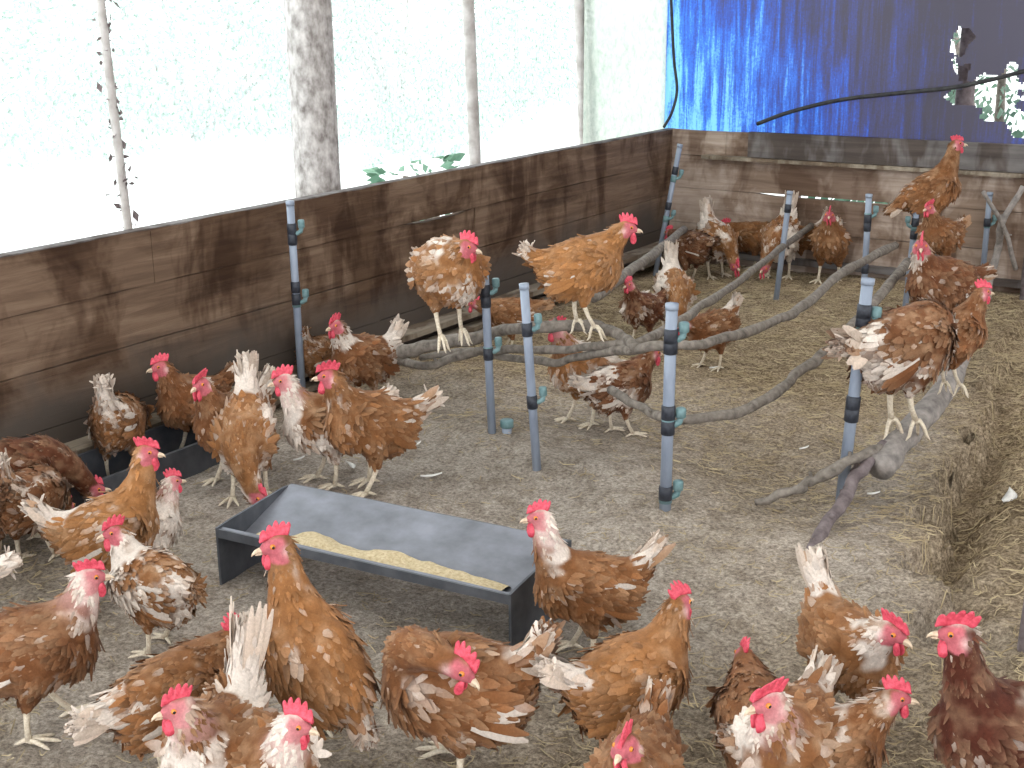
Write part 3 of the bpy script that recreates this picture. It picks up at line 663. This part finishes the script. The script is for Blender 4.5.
def beak_mesh():
    up = tube_arr(np.array([[-.006, 0, .001], [.004, 0, .002], [.014, 0, .001], [.021, 0, -.003], [.025, 0, -.008]]), [.0085, .0080, .0055, .0032, .0008], 12, True, None, .85)
    lo = tube_arr(np.array([[-.006, 0, -.005], [.006, 0, -.006], [.016, 0, -.0075]]), [.0062, .0052, .0012], 10, True, None, .8)
    return combine([up, lo])
BEAK = to_mesh('beak', *beak_mesh(), M['beak'])
def eye_mesh():
    V, F = uvs((0, 0, 0), (.0058, .0058, .0058), 14, 12); V = V[:, [0, 2, 1]]; q = F[0]; ctr = V[q].mean(1); return V, F, [M['eye'], M['pupil']], (np.abs(ctr[:, 1]) > .0046).astype(int)
_ev = eye_mesh(); EYE = to_mesh('eye', _ev[0], _ev[1], _ev[2], _ev[3])

NECK = dict(up=(48, 82, .115), tall=(58, 90, .160), fwd=(36, 50, .105), low=(12, 18, .105), peck=(-25, -72, .19), half=(0, -45, .13), preen=(66, -20, .205), tuck=(50, 60, .07))
hen_count = [0]
HS = .84
def hen(u, v, h, neck='up', pitch=8, w=0, hp=-5, hy=None, tone=.4, white=.3, nw=None, tw=.6, tail=42, tl=.12, s=1.0, z=None, stance=(.02, -.02), puff=1.0, roll=0, seed=None, label='', far=False, fan=.5, splay=0, perched=False, wpos=0, loc=None, hd=None, lift=0, droop=0, headw=.35):
    """u,v: where the feet meet the ground in the photograph; h: heading seen from the camera, 0 right, 90 away"""
    hen_count[0] += 1; seed = seed if seed is not None else hen_count[0]*13+5; rs = np.random.RandomState(seed)
    if hd is not None: u = hd[0]
    g = np.zeros(3) if hd is not None else (np.array(loc) if loc is not None else (ground_pt(u, v) if z is None else on_z(u, v, z)))
    ang = math.radians(h)+YAW+math.atan2(512-u, FPX)
    root = thing('hen', label, 'hen', g, ang, 'brown hens in the pen'); s = s*HS; root.scale = (s, s, s)
    nw = white*.8 if nw is None else nw*.72
    hip = np.array([-.01, 0, .198-lift]); Rb = rotm(0, math.radians(pitch))
    def B(x, y, z_): return hip+Rb@(np.array([x, y, z_]))
    def Bv(x, y, z_): return Rb@np.array([x, y, z_])
    pf = puff*.99; prims = []     # (fn, k, flow, zone) zones: 0 body 1 neck 2 tail 3 thigh 4 head 5 wing
    def ell(c, r, zone, flow, k=.03, extra=0.0, R=None):
        RR = Rb if R is None else R; c_ = B(*c); prims.append((lambda P: sd_ell(P, c_, np.array(r), RR), k, flow, zone, c_, max(r)))
    back = Bv(-1, 0, -.12)
    ell((.00, 0, .022), (.118*pf, .084*pf, .088*pf), 0, back)
    ell((.062, 0, .008), (.076, .074*pf, .088), 0, Bv(-.6, 0, -.8))
    ell((-.072, 0, .030), (.076, .066*pf, .066), 0, Bv(-1, 0, .15))
    ell((-.055, 0, -.025), (.075*pf, .062*pf, .060*pf), 0, Bv(-.5, 0, -.85))
    for sy in (-1, 1):
        ell((-.012, sy*.064*pf, .024), (.108, .022, .050), 5, Bv(-1, 0, -.16), .012, R=Rb@rotm(sy*math.radians(5), math.radians(7)))
    # tail root
    ta = math.radians(tail); tdir = Bv(-math.cos(ta), 0, math.sin(ta)); t0 = B(-.100, 0, .042); t1 = t0+tdir*tl*.80
    sqn = np.array([1, 1, 1.])
    prims.append((lambda P: sd_cone(P, t0, t1, .048, .020), .035, tdir, 2, (t0+t1)/2, .07))
    # thighs and feet
    feet = []
    for sy, st in ((-1, stance[0]), (1, stance[1])):
        top = B(.0, sy*.045, -.030); hock = np.array([-.022+st*.35, sy*(.047+splay), .090-lift*.6]); foot = np.array([.0+st, sy*(.050+splay*1.3), .007])
        prims.append((lambda P, a=top, b=hock: sd_cone(P, a, b, .046, .0135), .02, (hock-top)/np.linalg.norm(hock-top), 3, (top+hock)/2, .09)); feet.append((hock, foot, sy))
    # neck
    a0, a1, Ln = NECK[neck] if isinstance(neck, str) else neck
    p = B(.078, 0, .050); pts = [p]; nk = 6
    for k in range(nk):
        f = (k+.5)/nk; e = math.radians(a0+(a1-a0)*f); az = math.radians(w*(f**.35 if neck == 'preen' else f)); p = p+Ln/nk*np.array([math.cos(e)*math.cos(az), math.cos(e)*math.sin(az), math.sin(e)]); pts.append(p)
    rad = np.interp(np.linspace(0, 1, nk+1), [0, .3, .65, 1], [.057, .040, .0275, .0215])
    for k in range(nk):
        fl = pts[k]-pts[k+1]; fl = fl/np.linalg.norm(fl)
        prims.append((lambda P, a=pts[k], b=pts[k+1], ra=rad[k], rb=rad[k+1]: sd_cone(P, a, b, ra, rb), .022, fl, 1, (pts[k]+pts[k+1])/2, .06))
    hyaw = math.radians(w if hy is None else hy); Rh = rotm(hyaw, math.radians(hp), math.radians(roll)); hc = pts[-1]+Rh@np.array([.012, 0, .004])
    hw = rotm(ang)@hc*s
    if hd is not None:
        zg = 0
        for _ in range(5):
            q = on_z(hd[0], hd[1], zg+hw[2])-hw; zg = float(gz(q[0], q[1])) if z is None else z
        g = np.array([q[0], q[1], zg]); root.location = g
    prims.append((lambda P: sd_ell(P, hc, np.array([.029, .0195, .0225]), Rh), .012, Rh@np.array([-1, 0, -.3]), 4, hc, .03))
    prims.append((lambda P: sd_cone(P, hc+Rh@np.array([.010, 0, -.001]), hc+Rh@np.array([.027, 0, -.003]), .0155, .0095), .008, Rh@np.array([-1, 0, -.3]), 4, hc, .03))
    # field
    hres = .0075 if far else .0062
    lo = np.min([q[4]-q[5]*1.6 for q in prims], 0)-.02; hi = np.max([q[4]+q[5]*1.6 for q in prims], 0)+.02
    ax = [np.arange(lo[k], hi[k], hres) for k in range(3)]; G = np.stack(np.meshgrid(*ax, indexing='ij'), -1)
    def field(P):
        d = None
        for fn, k, *_ in prims:
            e = fn(P)
            if d is None: d = e
            else:
                hh = np.clip(.5+.5*(d-e)/k, 0, 1); d = d*(1-hh)+e*hh-k*hh*(1-hh)
        return d
    V, Q = surfnets(field(G), lo, hres)
    eps = .002; Nn = np.stack([field(V+np.eye(3)[k]*eps)-field(V-np.eye(3)[k]*eps) for k in range(3)], -1); Nn /= np.linalg.norm(Nn, axis=1)[:, None]+1e-9
    D = np.stack([q[0](V) for q in prims], -1); Wt = np.exp(-np.clip(D-D.min(1)[:, None], 0, None)/.012); Wt /= Wt.sum(1)[:, None]
    flow = Wt@np.array([q[2] for q in prims]); zones = np.array([q[3] for q in prims]); zn = zones[D.argmin(1)]
    zw = np.stack([(Wt*(zones == k)).sum(1) for k in range(6)], -1)
    # pigment
    dark = np.array([.085, .021, .010]); gold = np.array([.42, .180, .055]); rust = dark*(1-tone)+gold*tone; rust = rust*np.array([.92, .98, 1.10]); cream = np.array([.68, .60, .53]); buff = np.array([.50, .33, .20])
    off = rs.rand(3)*50
    def pig(P, zw, jit):
        nl = fbm(P*11+off, 3); n2 = vnoise(P*38+off[::-1]); n3 = fbm(P*7+off[[1, 2, 0]], 2); n4 = fbm(P*60+off, 2)
        base = rust*(0.40+.58*n3+.60*n4)[:, None]*(1+.20*jit)[:, None]; bf = np.clip((n2*.6+n4*.4-.44)*2.6, 0, 1)*(.30+.5*white); base = base*(1-bf[:, None])+buff*bf[:, None]
        bias = zw[:, 0]*white+zw[:, 5]*white*.85+zw[:, 3]*white+zw[:, 1]*nw+zw[:, 2]*tw+zw[:, 4]*headw
        m_ = np.clip(((nl*.75+n2*.25)-(.76-.56*bias))*9, 0, 1)*np.clip(bias*3, 0, 1)
        cr = cream*(.86+.25*n2)[:, None]
        return base*(1-m_[:, None])+cr*m_[:, None]
    col = pig(V, zw, np.zeros(len(V)))*.9
    # bare pink skin of the face, pale lobe
    q = (V-hc)@Rh; face = sstep(-.020, -.008, q[:, 0])*(np.linalg.norm(q, axis=1) < .048)*sstep(.024, .016, q[:, 2]+.0*q[:, 0])
    face = np.where(q[:, 2] < -.030, 0, face); fc = np.array([.43, .11, .13])*(.8+.5*vnoise(V*160)[:, None]); col = col*(1-face[:, None])+fc*face[:, None]
    lob = np.exp(-(((q[:, 0]+.014)/.009)**2+((q[:, 2]+.008)/.010)**2))*(np.abs(q[:, 1]) > .008); col = col*(1-.75*lob[:, None])+np.array([.72, .48, .45])*.75*lob[:, None]
    if headw > .5:
        bare = zw[:, 1]*sstep(.13, .03, np.linalg.norm(V-hc, axis=1))*.6; col = col*(1-bare[:, None])+np.array([.62, .36, .34])*bare[:, None]
    Vb = V+Nn*(.006*(fbm(V*45+off, 2)-.5))[:, None]*(1-face)[:, None]
    VS = [Vb]; FS = [Q]; CS = [col]; MI = [np.zeros(len(Q), int)]; o = len(Vb)
    def addF(v_, f_, c_, mi=0):
        nonlocal o
        VS.append(v_); FS.append(f_+o); CS.append(c_); MI.append(np.full(len(f_), mi)); o += len(v_)
    # contour feathers
    nb, nn = (620, 260) if far else (1500, 560)
    def scatter(mask, n, L, W, lift_, curl, up=0):
        I = np.where(mask)[0]
        if len(I) == 0: return
        I = rs.choice(I, n, replace=len(I) < n); P = V[I]; N_ = Nn[I]; T = flow[I]+rs.normal(0, .16, (n, 3)); T -= N_*(T*N_).sum(1)[:, None]; T /= np.linalg.norm(T, axis=1)[:, None]+1e-9
        jit = rs.normal(0, .75, n); c_ = pig(P, zw[I], jit); tip = c_*.80+buff*.20*(1+.2*rs.normal(size=(n, 1))); dk = rs.rand(n) < .18; c_[dk] *= .72
        pale = rs.rand(n) < .05+.16*white; c_[pale] = c_[pale]*.6+cream*.38
        v_, f_, cc = feather_batch(P-N_*.003, T, N_, L*rs.uniform(.75, 1.25, n), W*rs.uniform(.8, 1.2, n), lift_+rs.normal(0, .08, n)+(rs.rand(n) < .05)*.35, curl, c_, np.clip(tip, 0, 1), 4); addF(v_, f_, cc)
    body = (zn == 0); scatter(body, int(nb*.62), .034, .019, .15, .10)
    scatter(zn == 5, int(nb*.26), .042, .022, .12, .08)
    scatter((zn == 3) & (V[:, 2] > .105-lift*.6), int(nb*.16), .026, .017, .18, .10)
    scatter((zn == 1), nn, .026, .010, .13, .05); scatter(((zn == 4) | (zn == 1)) & (q[:, 0] < -.012) & (np.linalg.norm(q, axis=1) < .05), 60, .010, .006, .15, .05)
    scatter(zn == 2, int(nb*.26), .044, .020, .26, .10)
    # tail quills, a narrow upright fan of two leaves
    nt_ = 14; k = np.arange(nt_); sd = np.where(k % 2, 1, -1); fr = (k//2)/(nt_/2-1)
    side = Bv(0, 1, 0); upv = np.cross(tdir, side); upv = upv if upv[2] > 0 else -upv
    Tt = tdir*1.0+side*(sd*(.06+.22*fan*fr))[:, None]+upv*((.5-fr)*.60*fan+rs.normal(0, .05, nt_))[:, None]; Tt /= np.linalg.norm(Tt, axis=1)[:, None]
    Nt = side*sd[:, None]*.8+upv*.35; Nt -= Tt*(Nt*Tt).sum(1)[:, None]; Nt /= np.linalg.norm(Nt, axis=1)[:, None]
    ct = np.where((rs.rand(nt_) < tw)[:, None], (cream*.6+buff*.4)*rs.uniform(.75, 1.15, (nt_, 1)), rust*.6+buff*.5); tp = ct*.6+cream*.35*tw+rust*.2*(1-tw)
    v_, f_, cc = feather_batch(t0+tdir*.02+side*(sd*.012)[:, None]+Tt*0, Tt, Nt, tl*rs.uniform(.85, 1.15, nt_)*1.02, np.full(nt_, .027), np.full(nt_, .06), .06, ct, tp, 7); addF(v_, f_, cc)
    # folded wing quills
    for sy in (-1, 1):
        nq = 9; fr = np.arange(nq)/(nq-1.); P0 = np.array([B(-.035-.015*f, sy*(.078*pf+.006), .050-.062*f) for f in fr]); T = np.array([Bv(-1, -sy*.22, -.10-.30*(f)+droop*-.4+.15) for f in fr])+rs.normal(0, .03, (nq, 3)); T /= np.linalg.norm(T, axis=1)[:, None]
        N_ = np.tile(Bv(0, sy*1., .25), (nq, 1)); N_ -= T*(N_*T).sum(1)[:, None]; N_ /= np.linalg.norm(N_, axis=1)[:, None]
        cq = np.where((rs.rand(nq) < .1+.5*white)[:, None], cream*.8, rust*rs.uniform(.75, 1.2, (nq, 1))); v_, f_, cc = feather_batch(P0, T, N_, rs.uniform(.085, .115, nq), np.full(nq, .024), np.full(nq, .02), .05, cq, cq*.8+buff*.2, 5); addF(v_, f_, cc)
    # shanks and toes
    for hock, foot, sy in feet:
        parts = [tube_arr(np.array([hock+[.004, 0, .022], hock, (hock*.5+foot*.5)+[-.002, 0, 0], foot+[0, 0, .008]]), [.011, .0088, .0068, .0078], 10)]
        for a, Lt in ((0, .060), (32, .050), (-34, .050), (172, .024)):
            a_ = math.radians(a+sy*6); d = np.array([math.cos(a_), math.sin(a_), 0]); dz = -.034 if perched else -.003; k2 = .62 if perched else 1
            parts.append(tube_arr(np.array([foot+[0, 0, .004], foot+d*Lt*.35*k2+[0, 0, .006], foot+d*Lt*.7*k2+[0, 0, .003+dz*.35], foot+d*Lt*k2+[0, 0, .001+dz], foot+d*(Lt*k2+.009)+[0, 0, dz*1.25-.001]]), [.0064, .0058, .0050, .0042, .0012], 8))
        vv, ff = combine(parts)
        VS.append(vv); CS.append(np.tile(np.array([.65, .55, .36]), (len(vv), 1)))
        for f_ in ff: FS.append(f_+o); MI.append(np.full(len(f_), 1))
        o += len(vv)
    mesh_np('body', np.vstack(VS), FS, [M['feather'], M['leg']], root, cols=np.clip(np.vstack(CS), 0, 1), midx=np.concatenate(MI))
    # head parts
    R4 = Matrix([list(r_) for r_ in Rh]).to_4x4()
    def put(name, me, off_, sc_=1, tilt=0):
        ob = bpy.data.objects.new(name, me); link(ob, root); c_ = hc+Rh@np.array(off_); ob.matrix_basis = Matrix.Translation([float(x) for x in c_]) @ R4 @ Matrix.Rotation(math.radians(tilt), 4, 'Y') @ Matrix.Scale(sc_, 4)
    put('comb', COMBS[seed % 3], (.004, 0, .021), rs.uniform(.95, 1.12)); put('beak', BEAK, (.032, 0, -.004), .85)
    for sy in (-1, 1): put('wattle', WATTLE, (.021, sy*.008, -.014), rs.uniform(.9, 1.2), -8); put('eye', EYE, (.011, sy*.0165, .005))
    return root

# left edge and wall trough
hen(28, 535, 8, 'peck', pitch=-4, tone=.1, white=.05, tw=.3, tail=20, s=1.05, label='dark brown hen at the far left dipping its head over the wall trough')
hen(38, 560, 60, 'peck', pitch=-10, tone=.3, white=.35, tw=.8, tail=62, tl=.13, s=.95, label='hen with pale upright tail, head down, behind the long-necked buff hen at left')
hen(-14, 565, 110, 'fwd', pitch=5, tone=.15, white=.1, tw=.2, s=.95, label='brown hen rump cut by the left frame edge above the white tail tip')
hen(-66, 668, 170, 'fwd', pitch=0, tone=.35, white=.6, tw=1, tail=20, s=.95, label='hen at the left frame edge showing only a cream white rear')
hen(0, 0, 12, 'tall', hd=(147, 452), pitch=14, hp=-8, tone=.75, white=.28, nw=.15, tw=.8, tail=60, tl=.13, s=0.99, hy=-25, label='buff hen with a long raised neck and pale tail at left, facing right')
hen(0, 0, 35, 'up', hd=(173, 481), pitch=12, hy=-20, tone=.35, white=.85, nw=.9, tw=.6, s=0.77, headw=.8, label='white-necked hen looking right from behind the long-necked buff hen')
hen(0, 0, 128, 'up', hd=(114, 532), pitch=2, hy=65, w=30, hp=-5, tone=.5, white=.58, nw=.5, tw=.3, tail=8, tl=.07, s=0.88, puff=1.12, label='ragged white and brown mottled hen facing left, just left of the trough end')
hen(0, 0, -2, 'up', hd=(90, 577), pitch=6, hy=8, tone=.3, white=.12, nw=.75, tw=.8, tail=30, tl=.10, s=1.02, stance=(-.04, .05), headw=.8, label='large dark brown hen with pale neck striding at the lower left edge')
hen(0, 0, 40, 'low', hd=(236, 634), pitch=2, hy=10, tone=.5, white=.12, nw=.2, tw=.95, tail=8, tl=.13, s=0.95, label='stretched brown hen with a cream tail facing away to the right at lower left')
hen(0, 0, 242, 'up', hd=(178, 708), pitch=12, hy=-50, tone=.35, white=.35, nw=.6, tw=1, tail=82, tl=.20, s=0.97, headw=.8, label='hen facing left with a tall white tail spike at the bottom left, comb ragged')
hen(0, 0, 126, 'tall', hd=(276, 545), pitch=36, hy=70, tone=.62, white=.2, nw=.25, tw=.9, tail=-14, tl=.08, s=1.08, puff=1.05, label='tall golden brown hen standing upright before the trough, back to the viewer')
hen(0, 0, -62, 'up', hd=(296, 724), pitch=6, hy=40, hp=-14, tone=.45, white=.3, nw=.8, tw=.5, s=0.92, headw=.9, label='hen cut by the bottom edge with big pink comb, below the golden upright hen')
# behind the left of the trough
hen(124, 478, 75, 'peck', pitch=-14, tone=.5, white=.3, tw=.9, tail=62, s=1.0, label='light hen with raised tail feeding at the wall trough, behind the long-necked buff hen')
hen(194, 456, 222, 'up', pitch=12, hy=-25, tone=.3, white=.1, nw=.35, tw=.3, s=1.0, label='rusty hen with bright comb standing against the left plank wall')
hen(233, 483, 226, 'up', pitch=14, hy=10, tone=.3, white=.12, nw=.25, tw=.85, tail=64, tl=.14, s=1.05, label='brown hen with white tail tip facing left, second from the left plank wall')
hen(250, 498, 262, 'peck', w=55, pitch=-24, tone=.55, white=.45, nw=.45, tw=.9, tail=50, tl=.14, s=1.08, label='mottled hen bending its head down into the metal trough')
hen(326, 484, 190, 'up', pitch=10, hp=-8, tone=.4, white=.45, nw=.8, tw=.8, tail=40, s=1.05, headw=.8, label='white-breasted hen facing left, half hidden behind a brown hen')
hen(368, 490, 206, 'up', pitch=18, hy=-30, tone=.45, white=.12, nw=.35, tw=.8, tail=40, s=1.12, stance=(-.03, .03), label='large brown hen with raised tail stepping left behind the metal trough')
hen(363, 408, 214, 'up', pitch=12, hy=10, tone=.3, white=.25, nw=.8, tw=1, tail=66, s=1.0, label='hen with white breast and white tail behind the knobbly low branch at left')
hen(322, 392, 60, 'peck', pitch=-8, tone=.5, white=.2, tw=.6, tail=60, s=.8, label='small hen rump just right of the leftmost pole')
# perched centre
hen(451, 336, -62, 'tuck', pitch=6, hy=38, hp=-12, z=.37, tone=.6, white=.42, nw=.3, tw=.5, tail=10, tl=.06, s=1.10, puff=1.25, perched=True, label='round fluffy white and gold hen perched on the centre branch')
hen(585, 327, 12, 'fwd', pitch=12, hy=-12, hp=-8, z=.43, tone=.75, white=.06, nw=.0, tw=.5, tail=44, tl=.09, s=1.02, puff=1.06, perched=True, label='big golden brown hen perched side-on at the centre, facing right')
hen(508, 352, 175, 'low', pitch=-4, tone=.4, white=.05, tw=.2, tail=10, s=.85, label='brown hen low on the floor behind the two centre poles')
hen(580, 424, 214, 'up', pitch=22, hy=-15, tone=.6, white=.6, nw=.5, tw=.6, tail=10, s=1.05, headw=.7, label='pale mottled hen on the floor facing left below the big perched hen')
hen(622, 434, 34, 'fwd', pitch=5, hp=-10, tone=.2, white=.35, nw=.1, tw=.9, tail=20, s=.92, label='dark red hen facing right behind the nearest middle pole')
hen(640, 345, 232, 'up', pitch=14, tone=.1, white=.35, nw=.2, tw=.1, s=.85, label='small very dark hen with a white wing patch below the thick bare branch')
hen(673, 335, 278, 'peck', pitch=-12, tone=.6, white=.6, nw=.3, tw=1, tail=66, tl=.14, s=1.05, label='hen with a tall snow white tail pecking between the branches')
hen(710, 368, 222, 'low', pitch=-8, tone=.3, white=.25, tw=.9, tail=48, s=.86, label='brown hen pecking just right of the nearest middle pole top')
hen(688, 282, 130, 'low', pitch=-5, tone=.15, white=.05, tw=.1, tail=10, s=1.0, label='dark brown hen behind the tall leaning pole near the corner')
hen(716, 277, -62, 'peck', pitch=-12, tone=.6, white=.6, nw=.4, tw=1, tail=60, tl=.14, s=1.1, label='pale backed hen with white tail pecking near the back corner')
hen(752, 268, 170, 'low', pitch=-5, tone=.5, white=.1, tw=.3, tail=25, s=.95, label='golden brown hen with head down at the foot of the back wall')
hen(778, 278, 250, 'peck', pitch=-18, tone=.45, white=.65, nw=.5, tw=.8, tail=60, tl=.14, s=1.15, label='white speckled hen pecking beside the thin back pole')
hen(803, 270, 140, 'low', pitch=-8, tone=.5, white=.3, tw=.6, tail=52, tl=.14, s=1.0, label='hen with fanned tan tail partly behind the thin back pole')
hen(828, 282, 262, 'up', pitch=18, hy=5, tone=.45, white=.15, tw=.7, tail=62, tl=.12, s=1.1, label='brown hen facing the viewer at the back wall')
# perched right
hen(0, 0, 24, 'tall', hd=(957, 144), pitch=30, z=.36, hp=0, hy=-10, tone=.42, white=.15, tw=.4, tail=0, s=1.05, perched=True, label='topmost hen at the right, neck stretched up in front of the back wall')
hen(0, 0, 235, 'up', hd=(929, 208), pitch=15, z=.24, tone=.35, white=.15, nw=.1, tw=.4, s=.9, perched=True, label='hen whose head shows just above the dark facing hen at the right')
hen(0, 0, 222, 'up', hd=(921, 246), pitch=12, z=.16, hy=50, hp=-10, tone=.18, white=.12, nw=.4, tw=.3, tail=20, s=1.12, puff=1.1, perched=True, label='dark plump perched hen with red face, right of the green-topped back pole')
hen(903, 425, 48, 'peck', w=75, pitch=8, z=.215, tone=.28, white=.45, nw=.5, tw=.6, tail=14, tl=.12, fan=1.4, s=1.30, droop=.5, splay=-.022, perched=True, label='hen with a ragged spread tail and trailing wing quills perched on the log')
hen(0, 0, 32, 'up', hd=(983, 292), pitch=24, z=.27, tone=.3, white=.12, nw=.1, tw=.3, s=.86, splay=-.02, perched=True, label='rusty hen perched on the log right of the spread-tailed hen, facing right')
# foreground
hen(452, 770, 168, 'preen', pitch=4, w=165, hy=165, hp=-35, tone=.36, white=.22, nw=.0, tw=.4, tail=58, s=1.12, puff=1.12, lift=.03, label='brown hen preening with its head turned onto its back, bottom centre')
hen(0, 0, 184, 'tall', hd=(539, 517), pitch=10, hy=5, tone=.42, white=.12, nw=.6, tw=.7, tail=60, tl=.14, s=0.93, headw=.6, label='brown hen facing left with upright tail at the right end of the trough')
hen(0, 0, 38, 'up', hd=(680, 603), pitch=6, hy=15, tone=.66, white=.12, nw=.15, tw=1, tail=40, tl=.13, s=0.99, puff=1.06, label='golden brown hen with a ragged white tail facing right at the bottom centre')
hen(0, 0, 258, 'up', hd=(625, 746), pitch=4, hy=-10, tone=.35, white=.15, nw=.4, tw=.5, tail=30, s=0.92, label='hen cut by the bottom edge below the golden brown hen, red comb showing')
hen(0, 0, -58, 'fwd', hd=(893, 632), pitch=6, hp=-12, hy=25, tone=.50, white=.2, nw=.6, tw=.9, tail=66, tl=.15, s=0.97, label='hen with a tall pale tail and deep red head, upper of the lower right group')
hen(0, 0, 252, 'up', hd=(768, 702), pitch=8, hy=-35, tone=.4, white=.4, nw=.95, tw=.5, tail=30, s=1.01, headw=1, label='hen with a bare pinkish white neck facing left at the bottom right')
hen(0, 0, 26, 'fwd', hd=(896, 697), pitch=4, hy=-20, tone=.36, white=.3, nw=.3, tw=.5, tail=20, s=0.88, label='hen with dark beak facing right below the red-headed hen')
hen(752, 800, 100, 'low', pitch=0, tone=.35, white=.05, tw=.2, tail=48, s=.9, label='brown hen rump behind the bare-necked hen at the bottom right')
hen(0, 0, 208, 'tall', hd=(958, 620), pitch=22, hy=-25, tone=.0, white=.10, nw=.35, tw=.2, tail=20, s=1.05, puff=1.08, label='very dark brown hen at the lower right edge facing left')
